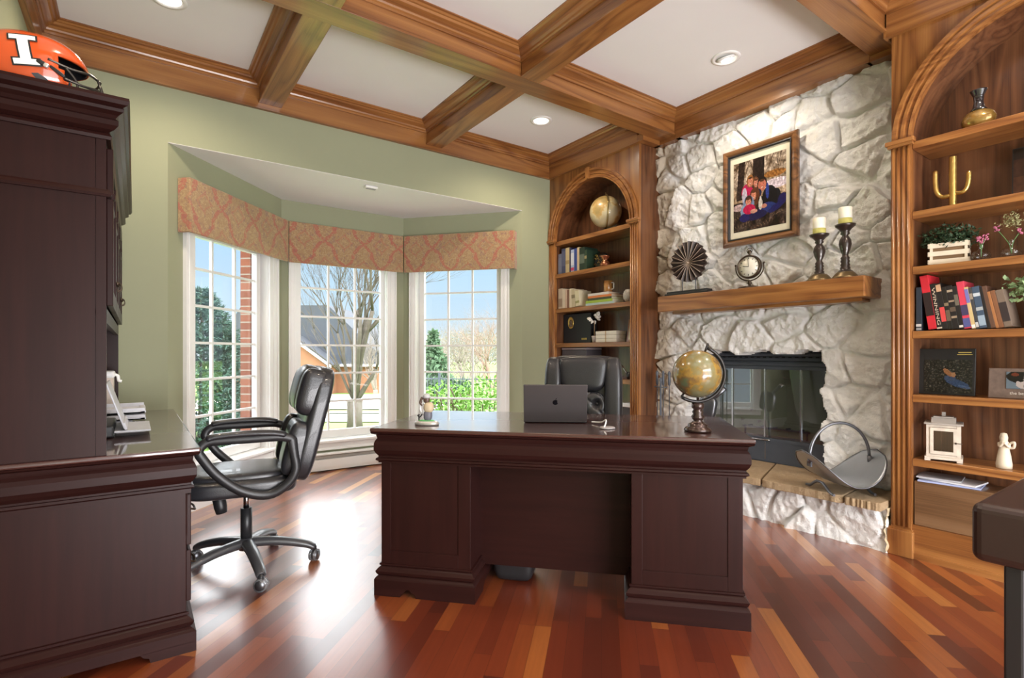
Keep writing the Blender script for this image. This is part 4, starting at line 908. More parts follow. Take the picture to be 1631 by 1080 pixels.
# ------------------------------------------------------------------ things on the desk
DZ = .761
t = thing('laptop', 'dark grey laptop standing open on the desk, its lid back to the camera', 'laptop', (1.658, 1.972, DZ), rz=-39)
LG = plain('space_grey_aluminium', (.085, .075, .078), .38, metal=.6, var=.04)
bm = BM(); box(bm, -.152, .152, 0, .212, .002, .014, bev=.004); b_ = obj('base', bm, LG, t); bm = BM(); box(bm, -.13, .13, .03, .12, .0135, .0148); obj('keyboard', bm, BLACKP, b_)
bm = BM(); LM = TR(0, 0, .010, rx=14); box(bm, -.152, .152, -.006, .001, 0, .184, LM, bev=.003); lid = obj('lid', bm, LG, t)
bm = BM(); box(bm, -.142, .142, .0012, .002, .012, .176, LM); obj('screen', bm, plain('dark_screen', (.01, .01, .012), .1), lid)
bm = BM(); pts = []
for i in range(28):
    a_ = 2*PI*i/28; r = .0125*(1+.06*math.cos(2*a_)); x, z = r*math.cos(a_), r*math.sin(a_)*1.05
    if math.hypot(x-.0155, z-.002) < .007: x = .0155-.007*math.cos(math.asin(max(-1, min(1, (z-.002)/.007))))
    pts.append((x, z))
prism(bm, pts, 0, .0006, LM @ TR(0, -.0064, .096, rx=90)); prism(bm, [(.0, .014), (.003, .019), (.007, .021), (.005, .016)], 0, .0006, LM @ TR(0, -.0064, .096, rx=90)); obj('logo_mark', bm, plain('dark_logo', (.015, .015, .02), .15, metal=.7), lid)
t = thing('charging_cable', 'short white cable lying on the desk beside the laptop', 'cable', (1.735, 1.72, DZ))
bm = BM(); tube(bm, smooth_pts([(.06, .14, .006), (.05, .07, .012), (.03, .02, .03), (-.005, -.015, .022), (-.03, -.03, .006)]), .0035, 8); obj('cord', bm, WHITE, t)
bm = BM(); lathe(bm, [(.0, 0), (.035, 0), (.036, .004), (.03, .008), (0, .009)], TR(-.01, -.03, 0), 20); obj('puck', bm, plain('grey_puck', (.35, .33, .34), .3), t)
# golfer figurine
t = thing('golfer_figurine', 'small painted golfer figurine with clubs on an oval base, left side of the desk', 'figurine', (1.12, 2.27, DZ), rz=-46)
bm = BM(); lathe(bm, [(.055, 0), (.058, .006), (.054, .014), (.046, .019), (0, .019)], Matrix.Diagonal((1.05, .62, 1, 1)), 32); obj('base', bm, plain('pearl_silver', (.55, .53, .5), .25, metal=.4), t)
bm = BM(); lathe(bm, [(.044, .018), (.040, .022), (0, .023)], Matrix.Diagonal((.92, .55, 1, 1)), 28); obj('turf', bm, plain('painted_green', (.10, .42, .12), .6), t)
bm = BM(); cushion(bm, .040, .038, .05, TR(.006, 0, .045), p=2.6, n=8); cushion(bm, .03, .03, .02, TR(.006, 0, .028), p=3, n=6); obj('trousers', bm, plain('grey_trousers', (.13, .13, .16), .5), t)
bm = BM(); cushion(bm, .046, .044, .05, TR(.010, 0, .082), p=2.6, n=8); obj('shirt', bm, plain('tan_shirt', (.52, .42, .28), .5), t)
bm = BM(); cushion(bm, .030, .030, .034, TR(.0, .0, .118), p=2.4, n=8); tube(bm, smooth_pts([(-.02, 0, .09), (-.03, 0, .105), (-.02, .0, .13)]), .007, 8); obj('head', bm, plain('dark_brown_paint', (.10, .06, .045), .4, var=.3), t)
bm = BM(); lathe(bm, [(.017, .126), (.019, .134), (.012, .145), (0, .148)], TR(), 16); obj('cap', bm, plain('grey_white_cap', (.45, .45, .46), .5), t)
bm = BM(); tube(bm, smooth_pts([(-.022, 0, .10), (-.032, 0, .075), (-.020, 0, .055)]), .006, 8); tube(bm, [(-.022, 0, .13), (-.012, -.01, .05)], .0022, 6); obj('arm', bm, plain('white_sleeve', (.7, .7, .72), .4), t)
bm = BM(); tube(bm, [(-.038, 0, .02), (-.038, 0, .05)], .0035, 8); tube(bm, smooth_pts([(-.045, 0, .045), (-.035, 0, .035), (-.022, 0, .05)]), .003, 6); obj('golf_bag', bm, BLACKP, t)
# desk globe
GM = NT('antique_globe_print'); n1 = GM.noise(GM.map(), 9, 6, .55); 
c_ = GM.ramp(n1, [(.38, (.20, .21, .12)), (.48, (.22, .17, .06)), (.51, (.34, .20, .035)), (.57, (.15, .09, .04)), (.66, (.07, .14, .08))]); c_ = GM.mix(GM.math('MULTIPLY', GM.noise(GM.map(), 60, 3), .35), c_, (.20, .12, .04)); GM.set(col=c_, rough=.22, coat=.8); GM = GM.m
GP = (1.985, 1.405)
t = thing('desk_globe', 'golden antique-style globe in a dark tilted ring on the right side of the desk', 'globe', (GP[0], GP[1], DZ), rz=-35.4)
bm = BM(); lathe(bm, [(.056, 0), (.058, .008), (.052, .016), (.040, .022), (.042, .03), (.030, .036), (.018, .046), (.024, .054), (.028, .064), (.020, .074), (.024, .084), (.018, .094), (.026, .102), (.026, .122), (.012, .124), (.006, .126), (.006, .145)], seg=28); obj('base', bm, plain('bronzed_dark_wood', (.06, .035, .03), .25, metal=.5, coat=.5), t)
GC = Vector((-.004, 0, .248)); r = .103
bm = BM(); ball(bm, (0, 0, 0), r, Matrix.Translation(GC) @ Matrix.Rotation(R(28), 4, 'Y'), seg=48); obj('sphere', bm, GM, t)
bm = BM(); tube(bm, [(GC.x+.120*math.sin(R(a_)), 0, GC.z+.120*math.cos(R(a_))) for a_ in range(22, 215, 8)], .008, 8, flat=.9)
for a_, l in ((20, .14), (214, .12)): tube(bm, [(GC.x+r*math.sin(R(a_)), 0, GC.z+r*math.cos(R(a_))), (GC.x+(l)*math.sin(R(a_)), 0, GC.z+l*math.cos(R(a_)))], .005, 8)
obj('meridian_ring', bm, plain('dark_iron', (.03, .027, .026), .35, metal=.6), t)

# ------------------------------------------------------------------ dark side table, near right
t = thing('side_table', 'dark espresso table with thick rounded top, cut off at the lower right corner', 'table', (1.668, .41, 0))
ESP = plain('espresso_finish', (.030, .014, .012), .4, coat=.2)
bm = BM(); M = TR(0, 0, 0); box(bm, 0, .62, -.9, 0, .592, .735, bev=.022, seg=4); obj('table_top', bm, ESP, t)
for x, y in ((.04, -.075), (.58, -.04), (.04, -.84), (.58, -.84)): bm = BM(); box(bm, x-.018, x+.018, y-.018, y+.018, 0, .60, bev=.005); obj('leg', bm, BLACKP, t)

# ------------------------------------------------------------------ books
def book(name_label, loc, th, h, d, col, band=None, tilt=0, title=None, tcol=(.7, .6, .4), group=None, lay=0, rz=0, matte=.45):
    """spine on the -x face; thickness along y (occupying y-th .. y)"""
    if tilt: loc = (loc[0], loc[1], loc[2]+th*math.sin(R(tilt))); tilt = -tilt
    t = thing('book', name_label, 'book', loc, rz=rz, group=group, rx=tilt)
    nm = 'book_cloth_%02d_%02d_%02d' % tuple(int(c*99) for c in col)
    cm = plain(nm, col, matte, var=.12)
    if lay: # lying: thickness is vertical, spine -x, width along y = h
        bm = BM(); box(bm, 0, d, -h, 0, 0, .002); box(bm, 0, d, -h, 0, th-.002, th); box(bm, -.001, .003, -h, 0, 0, th, bev=.0008); obj('cover', bm, cm, t)
        bm = BM(); box(bm, .003, d-.004, -h+.003, -.003, .002, th-.002); obj('pages', bm, CREAM, t); return t
    bm = BM(); box(bm, 0, d, -th, -th+.002, 0, h); box(bm, 0, d, -.002, 0, 0, h); box(bm, -.002, .003, -th, 0, 0, h, bev=.0015); obj('cover', bm, cm, t)
    bm = BM(); box(bm, .003, d-.004, -th+.002, -.002, .003, h-.004); obj('pages', bm, CREAM, t)
    if band:
        for z0, z1, c in band:
            bm = BM(); box(bm, -.003, .0, -th+.001, -.001, z0*h, z1*h); obj('spine_band', bm, plain('band_%02d_%02d_%02d' % tuple(int(q*99) for q in c), c, .5), t)
    if title:
        bm = letters(title, th*.80 if len(title) > 3 else th*.7); 
        mx = max(v.co.x for v in bm.verts); k = min(1.0, .42*h/max(mx, 1e-4)) if True else 1; kx = (.40*h)/mx
        for v in bm.verts: v.co.x *= kx
        # text runs downward along the spine
        M = Matrix(((0, 0, -1, -.0035), (0, 1, 0, -th/2), (-1, 0, 0, h*.52), (0, 0, 0, 1)))
        M = Matrix(((0, 0, -1, -.0035), (0, -1, 0, -th/2), (-1, 0, 0, h*.5), (0, 0, 0, 1)))
        obj('spine_title', bm, plain('title_%02d_%02d_%02d' % tuple(int(q*99) for q in tcol), tcol, .5), t, M=M)
    return t
# right bookcase, leaning row at z=1.216
y = 1.070; G = 'books on the middle shelf of the right bookcase'; BXR = 3.435
rowR = [('navy hardback with grey stripes at the left end of the dark leaning book row', .034, .235, (.02, .03, .045), [(.10, .16, (.5, .5, .5)), (.02, .07, (.3, .32, .35))], 0, None),
 ('tall bright red hardback with a black spine panel, second from the left in the row', .050, .29, (.55, .02, .035), [(.25, .68, (.02, .01, .01))], 8, None),
 ('black book with WINNING lettered down its spine', .032, .245, (.012, .010, .010), [(.02, .05, (.6, .5, .4))], 8, 'WINNING'),
 ('black book with a red lower band and a small portrait at the spine top', .030, .245, (.015, .012, .012), [(.17, .48, (.6, .06, .06)), (.82, .97, (.55, .33, .2))], 8, None),
 ('black book with dull gold spine lettering, right of the red-banded one', .026, .225, (.014, .012, .010), [(.55, .62, (.2, .15, .09)), (.2, .45, (.13, .09, .06))], 8, None),
 ('wide black book with large tan spine lettering in the middle of the row', .034, .228, (.016, .013, .012), [(.25, .30, (.3, .22, .15)), (.62, .66, (.3, .22, .15)), (.85, .9, (.35, .28, .2)), (.4, .5, (.1, .07, .05))], 8, None),
 ('slim black book with a white square at the foot, left of the crimson book', .024, .225, (.012, .012, .012), [(.04, .09, (.7, .66, .6)), (.55, .8, (.14, .12, .09))], 8, None),
 ('crimson and rose hardback standing in the middle of the leaning row', .040, .243, (.60, .05, .09), [(.28, .50, (.05, .04, .10)), (.03, .22, (.08, .09, .25))], 8, None),
 ('thin book with a violet top and cream lower spine', .022, .215, (.55, .42, .2), [(.62, .95, (.16, .16, .42)), (.02, .1, (.8, .78, .75))], 9, None),
 ('thin charcoal paperback with white specks at the foot', .018, .21, (.05, .05, .055), [(.04, .16, (.5, .5, .5)), (.72, .86, (.3, .25, .2))], 9, None),
 ('glossy slate blue book with pale patches down its wide spine', .038, .212, (.05, .08, .13), [(.76, .84, (.5, .55, .6)), (.42, .50, (.35, .38, .4)), (.06, .3, (.28, .36, .45))], 9, None),
 ('plain black book beside the slate blue one', .018, .21, (.012, .012, .012), None, 9, None),
 ('dull brown book near the right end of the leaning row', .024, .213, (.11, .055, .035), None, 10, None),
 ('orange-brown slim book near the right end of the row', .016, .185, (.34, .14, .05), None, 11, None),
 ('chestnut book with a worn spine near the right end of the row', .024, .188, (.20, .085, .04), None, 11, None),
 ('tan book with a dark picture panel, last at the right of the leaning row', .040, .186, (.17, .125, .095), [(.15, .66, (.03, .02, .02))], 11, None)]
for lb, th, h, c, bd, tl, ti in rowR:
    y_ = y; sc = .66
    th *= .74
    book(lb, (BXR, y_, 1.217), th, h, .17, c, bd, tilt=tl, title=ti, tcol=(.55, .45, .35), group=G)
    y -= th/math.cos(R(tl))+.0004 if tl else th+.030
# left bookcase, z=1.876
y = 4.030; G = 'upright books on the second shelf of the left bookcase'
for lb, th, h, c, bd in [('tall slate blue book first at the left under the old globe', .05, .20, (.13, .15, .22), [(.1, .8, (.16, .18, .26))]), ('tall navy book second from the left under the old globe', .055, .245, (.05, .06, .13), [(.3, .9, (.09, .10, .18))]),
  ('cream and gold book under the old globe', .055, .245, (.52, .42, .24), [(.35, .5, (.35, .25, .12))]), ('slim dark navy book right of the cream one', .02, .24, (.03, .03, .08), None), ('white and blue book with a red spot low on the spine', .045, .215, (.35, .42, .6), [(.06, .2, (.5, .05, .12)), (.3, .85, (.6, .62, .7))]),
  ('royal blue book right of the red-spotted one', .04, .22, (.03, .06, .25), None), ('narrow tan book in the middle of the shelf', .03, .225, (.55, .43, .28), None), ('black-green book with pale spine lettering', .07, .215, (.012, .03, .02), [(.3, .7, (.10, .13, .10))]), ('short dark green book at the right of the upright row', .03, .185, (.02, .045, .025), [(.55, .7, (.3, .25, .12))])]:
    book(lb, (3.43, y, 1.877), th, h, .17, c, bd, group=G); y -= th+.0015
t = thing('scrollwork_ornament', 'black carved ornament with pale gold scrollwork leaning beside the upright books', 'ornament', (3.53, y-.085, 1.877))
bm = BM(); cushion(bm, .06, .16, .15, TR(0, 0, .082, ry=12), p=2.4, n=10); obj('body', bm, plain('black_lacquer', (.015, .013, .012), .3), t)
bm = BM(); rng = random.Random(5)
for k in range(9):
    y0, z0 = rng.uniform(-.05, .05), rng.uniform(.03, .13); tube(bm, [(-.034-.004*math.sin(a_)+.12*(z0-.08)*0, y0+.016*math.cos(a_)*(1-a_/9), z0+.012*math.sin(a_)*(1-a_/9)) for a_ in [q*.5 for q in range(12)]], .0022, 5)
obj('scrollwork', bm, GOLD, t)
t = thing('copper_vase', 'small copper vase with flared rim on the second shelf of the left bookcase', 'vase', (3.50, 3.455, 1.877))
bm = BM(); lathe(bm, [(.030, 0), (.048, .012), (.052, .03), (.040, .05), (.026, .062), (.026, .072), (.045, .098), (.050, .106), (.042, .104), (.020, .07)], seg=28); obj('body', bm, plain('hammered_copper', (.42, .17, .09), .25, metal=.8, bump=.3), t)
# left, z=1.534 : old cream books
y = 4.03; G = 'old pale books on the third shelf of the left bookcase'
for lb, th, h, c, bd, tl in [('frayed cream book first at the left of the pale row', .06, .20, (.50, .42, .33), [(.1, .5, (.3, .22, .16))], 0), ('tall cream book second in the pale row', .04, .19, (.62, .54, .42), None, 0), ('narrow peach book in the pale row', .025, .185, (.58, .42, .32), None, 0), ('brown-spined book between the pale ones', .03, .175, (.22, .11, .075), None, 0),
   ('ivory book right of the brown-spined one', .035, .185, (.66, .58, .44), None, 0), ('buff book with a darker title patch', .05, .17, (.52, .44, .30), [(.5, .7, (.25, .2, .12))], 3), ('cream book with olive specks leaning at the right of the pale row', .055, .15, (.60, .54, .38), [(.2, .35, (.3, .28, .12))], 6)]:
    book(lb, (3.43, y, 1.535), th, h, .16, c, bd, tilt=tl, group=G); y -= th+.002+(.004 if tl else 0)
z = 1.535
for lb, th, w_, c, dx in [('pale blue book at the bottom of the lying stack', .022, .36, (.40, .52, .55), 0), ('lime green book, second up in the lying stack', .024, .34, (.30, .42, .05), 0), ('dark green book with cream pages in the middle of the lying stack', .022, .30, (.05, .06, .03), .01), ('orange book, second from the top of the lying stack', .020, .30, (.60, .18, .05), .01), ('white book on top of the lying stack under the mug', .022, .26, (.62, .58, .55), .01)]:
    book(lb, (3.43+dx, 3.64-dx*2, z), th, w_, .15, c, lay=1, group='lying books on the third shelf of the left bookcase'); z += th+.0005
t = thing('patterned_mug', 'amber and gold patterned mug standing on the lying stack of books', 'mug', (3.50, 3.42, z))
bm = BM(); lathe(bm, [(.032, 0), (.038, .004), (.040, .05), (.042, .105), (.038, .105), (.036, .01), (0, .01)], seg=28); obj('body', bm, plain('amber_glaze', (.36, .17, .05), .25, coat=.6, var=.7, nscale=45), t)
bm = BM(); tube(bm, smooth_pts([(0, -.038, .085), (0, -.068, .08), (0, -.070, .05), (0, -.066, .03), (0, -.038, .025)]), .0055, 8); obj('handle', bm, plain('silvered_handle', (.6, .55, .5), .25, metal=.5), t)
t = thing('carved_owl', 'grey and white carved ball ornament at the right end of the third shelf', 'ornament', (3.47, 3.14, 1.535))
bm = BM(); cushion(bm, .09, .10, .11, TR(z=.058), p=2.4, n=12, fn=lambda c: c*(1+.10*math.sin(c.y*16)*math.sin(c.z*16))); obj('body', bm, plain('grey_white_ceramic', (.5, .46, .42), .4, var=.7, nscale=60), t)
# left, z=1.194
t = thing('presentation_box', 'flat black box with an oval gold medallion standing on the fourth shelf', 'box', (3.55, 3.845, 1.195))
bm = BM(); box(bm, -.05, .03, -.20, .19, 0, .285, bev=.004); obj('case', bm, plain('matte_black_board', (.012, .012, .016), .5), t)
bm = BM(); lathe(bm, [(0, .0), (.050, .0), (.054, .004), (.050, .008), (.044, .005), (0, .005)], Matrix.Translation((-.05, .075, .20)) @ Matrix.Rotation(R(-90), 4, 'Y') @ Matrix.Diagonal((1.1, .80, 1, 1)), 32); obj('medallion', bm, GOLD, t)
bm = BM(); ball(bm, (-.056, .075, .205), .022, seg=12, sc=(.25, .9, 1.1)); cushion(bm, .008, .05, .03, TR(-.055, .075, .175), p=2.5, n=4); obj('portrait_relief', bm, plain('dark_relief', (.12, .08, .05), .4), t)
bm = BM(); [box(bm, -.052, -.05, -.145+i*.026, -.129+i*.026, .03, .048) for i in range(3)]; obj('gold_mark', bm, GOLD, t)
t = thing('topiary_flower', 'white paper rose ball on a thin stem in a small clay pot', 'flower', (3.47, 3.565, 1.195))
bm = BM(); lathe(bm, [(.018, 0), (.026, .05), (.028, .062), (.022, .06), (0, .055)], seg=18); obj('pot', bm, plain('pale_clay', (.42, .36, .32), .8), t); bm = BM(); tube(bm, [(0, 0, .05), (0, .0, .2)], .004, 6); obj('stem', bm, plain('tan_twig', (.30, .2, .12), .8), t)
bm = BM(); rng = random.Random(2)
for k in range(15):
    v = Vector((rng.gauss(0, 1), rng.gauss(0, 1), rng.gauss(0, 1))).normalized()*.046
    for q in range(4): cushion(bm, .022-.003*q, .030-.005*q, .026-.004*q, Matrix.Translation(Vector((0, 0, .235))+v*(1+.12*q)) @ TR(rx=rng.uniform(0, 180), ry=rng.uniform(0, 180)), p=2.2, n=2)
obj('rose_ball', bm, plain('white_paper_petals', (.78, .74, .68), .8), t)
z = 1.195
for k, pos in enumerate(('bottom', 'middle', 'top')):
    t = thing('wrapped_book', 'white wrapped book tied with twine, %s of the small stack of three' % pos, 'book', (3.45, 3.53, z), group='twine-tied white books on the fourth shelf')
    bm = BM(); box(bm, 0, .12, -.26, 0, 0, .033, bev=.003); obj('cover', bm, plain('off_white_wrap', (.70, .66, .58), .7), t)
    bm = BM(); box(bm, -.002, .122, -.135, -.125, -.0, .0335); obj('twine', bm, plain('jute_twine', (.45, .32, .18), .9), t); z += .0342
t = thing('leaning_frame', 'small wooden easel frame cut by the right side of the fourth shelf', 'picture', (3.50, 3.13, 1.195), rx=0, ry=8)
bm = BM(); box(bm, 0, .012, -.07, .07, 0, .20, bev=.002); obj('frame', bm, oak('Z'), t); bm = BM(); box(bm, -.002, 0, -.05, .05, .02, .18); obj('print', bm, CREAM, t)
# lower left shelves
t = thing('grey_file_box', 'grey box on the fifth shelf showing just above the executive chair', 'box', (3.46, 3.86, .873)); bm = BM(); box(bm, 0, .2, -.20, .15, 0, .255, bev=.004); obj('case', bm, plain('dim_grey_board', (.08, .07, .08), .6), t); bm = BM(); box(bm, -.005, .2, -.2, .15, .257, .275, bev=.002); obj('lid', bm, plain('pale_mauve_board', (.35, .30, .32), .5), t)
t = thing('letter_opener', 'silver letter opener angled out of a cup, just right of the executive chair', 'letter opener', (3.47, 3.14, .873)); bm = BM(); lathe(bm, [(.02, 0), (.024, .06), (.02, .058), (0, .01)], seg=14); obj('cup', bm, BLACKP, t); bm = BM(); tube(bm, [(0, 0, .02), (0, .09, .12)], [.004, .007], 8); obj('blade', bm, STEEL, t)
t = thing('white_box', 'small white lidded box on the lowest visible shelf of the left bookcase', 'box', (3.46, 3.13, .531)); bm = BM(); box(bm, 0, .1, -.06, .08, 0, .12, bev=.004); obj('case', bm, plain('dark_card', (.05, .04, .04), .6), t); bm = BM(); box(bm, -.004, .1, -.062, .082, .10, .135, bev=.003); obj('lid', bm, WHITE, t)
# old globe in the arch
OG = NT('faded_globe_print'); n1 = OG.noise(OG.map(), 7, 6, .55); c_ = OG.ramp(n1, [(.42, (.55, .48, .30)), (.5, (.60, .50, .28)), (.53, (.52, .34, .12)), (.62, (.36, .26, .10))]); OG.set(col=c_, rough=.35, coat=.4); OG = OG.m
t = thing('old_globe', 'faded cream old globe with brass meridian in the arch of the left bookcase', 'globe', (3.52, 3.47, 2.197), rz=0)
bm = BM(); lathe(bm, [(.07, 0), (.072, .008), (.03, .016), (.012, .022), (.012, .05)], seg=24); obj('base', bm, METALD, t)
bm = BM(); ball(bm, (0, 0, .195), .145, Matrix.Translation((0, 0, 0)), seg=44); obj('sphere', bm, OG, t)
bm = BM(); tube(bm, [(-.60*.156*math.sin(R(a_)), -.80*.156*math.sin(R(a_)), .195+.156*math.cos(R(a_))) for a_ in range(-14, 178, 8)], .0065, 6, flat=.6); tube(bm, [(0, 0, .34), (0, .0, .375)], .004, 6); obj('meridian', bm, plain('tarnished_brass', (.35, .27, .12), .3, metal=.8), t)

# ------------------------------------------------------------------ right bookcase ornaments
t = thing('glass_vase', 'round-bodied dark and gold vase with narrow neck in the arch of the right bookcase', 'vase', (3.52, .83, 2.233))
bm = BM(); lathe(bm, [(.03, 0), (.05, .012), (.068, .04), (.072, .062), (.060, .09), (.034, .108)], Matrix.Diagonal((.75, 1, 1, 1)), 32); obj('body', bm, plain('mottled_gold_glaze', (.42, .26, .07), .18, metal=.5, coat=1, var=.8, nscale=30), t)
bm = BM(); lathe(bm, [(.038, .105), (.026, .12), (.020, .15), (.022, .18), (.034, .205), (.036, .21), (.030, .208), (.014, .15)], Matrix.Diagonal((.85, 1, 1, 1)), 32); obj('neck', bm, plain('black_glaze', (.02, .018, .02), .12, coat=1), t)
t = thing('brass_cactus', 'gold metal saguaro cactus sculpture with two raised arms', 'sculpture', (3.52, .935, 1.858))
bm = BM()
def ribbed(path, r):
    P = smooth_pts(path, 5); n = len(P)
    tube(bm, P, [r*(.9 if i in (0,) else (.55 if i == n-1 else 1))*(1+.05*(i % 2)) for i in range(n)], 14)
ribbed([(0, 0, 0), (0, 0, .10), (0, 0, .2), (0, 0, .268), (0, 0, .276)], .0165); ribbed([(0, .01, .075), (0, .045, .075), (0, .068, .105), (0, .075, .16), (0, .075, .225)], .0115); ribbed([(0, -.01, .085), (0, -.04, .08), (0, -.058, .10), (0, -.066, .14), (0, -.067, .185)], .010)
obj('cactus', bm, plain('polished_brass', (.72, .50, .16), .28, metal=.9, bump=.4), t)
def cowboy(gx, gy):
    A = np.zeros(gx.shape+(3,)); A[:] = (.20, .10, .055); A[gy < .45] = (.30, .17, .10); A[gy > .8] = (.06, .03, .02); A += (vnoise(gx, gy, 7, 4)*.07)[..., None]
    for e in ((.35, .55, .18, .14, (.02, .015, .02)), (.33, .74, .07, .07, (.20, .08, .05)), (.55, .45, .2, .05, (.02, .015, .02)), (.3, .32, .06, .14, (.03, .02, .02)), (.5, .3, .05, .12, (.03, .02, .02))): ell(A, gx, gy, *e)
    return np.clip(A, .01, 1)
t = thing('photo_print_board', 'sepia photo of a dark-clothed seated rider leaning at the right edge of the cactus shelf', 'picture', (3.60, .60, 1.858), ry=3)
bm = BM(); box(bm, 0, .012, -.12, .12, 0, .27); obj('board', bm, BLACKP, t); picture('photo_print', .23, .26, 40, 44, cowboy, t, Matrix.Translation((-.002, 0, .005)) @ Matrix.Rotation(R(-90), 4, 'Z'))
# crate planter
t = thing('planter_crate', 'small whitewashed slatted crate holding a bushy green plant', 'planter', (3.50, .945, 1.562), rz=12)
bm = BM()
for z0 in (0, .042, .084):
    for (x0, x1, y0, y1) in ((-.06, -.054, -.085, .085), (.054, .06, -.085, .085), (-.06, .06, -.085, -.079), (-.06, .06, .079, .085)): box(bm, x0, x1, y0, y1, z0+.004, z0+.028)
for x, y_ in ((-.052, -.07), (-.052, .07), (.052, -.07), (.052, .07)): box(bm, x-.006, x+.006, y_-.006, y_+.006, 0, .115)
obj('crate', bm, plain('whitewashed_wood', (.62, .54, .42), .8), t); bm = BM(); box(bm, -.05, .05, -.075, .075, .005, .1); obj('liner', bm, plain('brown_liner', (.20, .12, .06), .9), t)
def leaves(bm, n, gen, ls, rng, wid=.45):
    for k in range(n):
        p = Vector(gen(rng)); d = Vector((rng.gauss(0, 1), rng.gauss(0, 1), rng.gauss(.3, .8))).normalized(); s = d.cross(Vector((rng.gauss(0, 1), rng.gauss(0, 1), rng.gauss(0, 1)))).normalized(); l = ls*rng.uniform(.6, 1.3)
        bm.faces.new([bm.verts.new(p), bm.verts.new(p+d*l*.5+s*l*wid*.5), bm.verts.new(p+d*l), bm.verts.new(p+d*l*.5-s*l*wid*.5)])
rng = random.Random(9); bm = BM()
def g1(r): a_ = r.uniform(0, 2*PI); q = r.random()**.5; return (q*.075*math.cos(a_), q*.115*math.sin(a_), .10+r.random()*.11*(1.15-q*.5))
leaves(bm, 1100, g1, .022, rng); obj('foliage', bm, plain('dark_green_leaf', (.025, .055, .022), .6, var=.4), t)
def bud_vase(y, label, k, fl):
    t = thing('bud_vase', label, 'vase', (3.47, y, 1.562)); bm = BM(); s = k
    lathe(bm, [(.020*s, 0), (.036*s, .008*s), (.040*s, .025*s), (.032*s, .045*s), (.012*s, .058*s), (.011*s, .078*s), (.014*s, .082*s), (.010*s, .078*s), (.009*s, .058*s), (.028*s, .042*s), (.036*s, .024*s), (.032*s, .012*s), (0, .008*s)], seg=24); obj('glass', bm, GLASS, t)
    bm = BM(); r_ = random.Random(int(y*100)); 
    for (dy, z1) in fl: tube(bm, smooth_pts([(0, 0, .02), (0, dy*.2, .07*s), (0, dy, z1)]), .0018, 5)
    obj('stem', bm, plain('green_stem', (.10, .22, .07), .6), t); bm = BM()
    for (dy, z1) in fl:
        for q in range(9): cushion(bm, .008, .008, .012, TR(r_.uniform(-.008, .008), dy+r_.uniform(-.009, .009), z1+r_.uniform(-.010, .016), rx=r_.uniform(0, 90)), p=2.2, n=1)
    obj('blossom', bm, plain('pink_petal', (.45, .13, .22), .7, var=.3), t); return t
bud_vase(.808, 'small round glass bud vase with pink blossoms, right of the crate planter', 1.0, ((.012, .105), (-.016, .115), (0, .1)))
t = bud_vase(.695, 'larger glass bud vase with pink blossoms and a pale seed head near the right edge', 1.05, ((.055, .15), (-.03, .12)))
bm = BM(); rng = random.Random(4); leaves(bm, 260, lambda r: (r.gauss(0, .012), r.gauss(0, .018), .18+r.gauss(0, .018)), .012, rng); obj('seed_head', bm, plain('pale_seed_green', (.34, .33, .16), .8), t)
# fern sprig on the book shelf
t = thing('trailing_plant', 'pale green trailing plant in a dark pot at the right edge of the book shelf', 'plant', (3.52, .56, 1.217)); bm = BM(); lathe(bm, [(.04, 0), (.055, .12), (.05, .125), (0, .11)], seg=20); obj('pot', bm, BLACKP, t)
bm = BM(); rng = random.Random(6); leaves(bm, 160, lambda r: (-.03+r.gauss(0, .02), r.gauss(.07, .045), .19+r.gauss(0, .03)), .035, rng, .6); obj('foliage', bm, plain('variegated_leaf', (.25, .36, .17), .5, var=.5), t)
# lake picture
def lake(gx, gy):
    n = vnoise(gx, gy, 8, 1); n2 = vnoise(gx, gy, 25, 7); A = np.zeros(gx.shape+(3,)); A[:] = (.035, .035, .028); A += (np.clip(n2, 0, 1)*.16)[..., None]*np.array((.9, .85, .7)); A += (np.clip(n, 0, 1)*.06)[..., None]
    ell(A, gx, gy, .70, .30, .26, .10, (.08, .12, .18), rot=-25); ell(A, gx, gy, .55, .45, .12, .10, (.10, .13, .18)); ell(A, gx, gy, .50, .62, .06, .14, (.28, .19, .12), rot=35); ell(A, gx, gy, .62, .55, .04, .08, (.30, .22, .15)); ell(A, gx, gy, .84, .2, .13, .04, (.12, .16, .22), rot=-20)
    A += (n2*.035)[..., None]; return np.clip(A*1.7, .008, 1)
t = thing('art_print', 'dark landscape-format print with a blue-clad reclining shape on a rocky slope', 'picture', (3.50, .965, .878), ry=4)
bm = BM(); box(bm, 0, .012, -.125, .125, 0, .245, bev=.002); obj('board', bm, plain('near_black_board', (.012, .012, .012), .5), t); picture('picture_face', .205, .175, 60, 50, lake, t, Matrix.Translation((-.002, -.012, .01)) @ Matrix.Rotation(R(-90), 4, 'Z'))
bm = BM(); box(bm, -.002, 0, -.108, -.055, .222, .226); box(bm, -.002, 0, -.112, -.050, .212, .215); obj('caption_line', bm, plain('gold_ink', (.5, .38, .1), .5), t)
def dog(gx, gy):
    A = np.zeros(gx.shape+(3,)); A[:] = (.35, .40, .44); E = lambda *a, **k: ell(A, gx, gy, *a, **k)
    E(.5, .72, .5, .42, (.035, .02, .02)); E(.22, .85, .1, .1, (.35, .15, .08)); E(.8, .85, .08, .12, (.35, .15, .08)); E(.5, .30, .26, .30, (.62, .58, .56)); E(.5, .6, .06, .3, (.62, .58, .56)); E(.36, .50, .07, .09, (.02, .015, .015)); E(.64, .50, .07, .09, (.02, .015, .015)); E(.5, .17, .07, .10, (.03, .02, .02)); return A
t = thing('dog_photo_frame', 'wooden frame with a black and white dog photo at the right edge, lower shelf', 'picture', (3.48, .665, .877), ry=6)
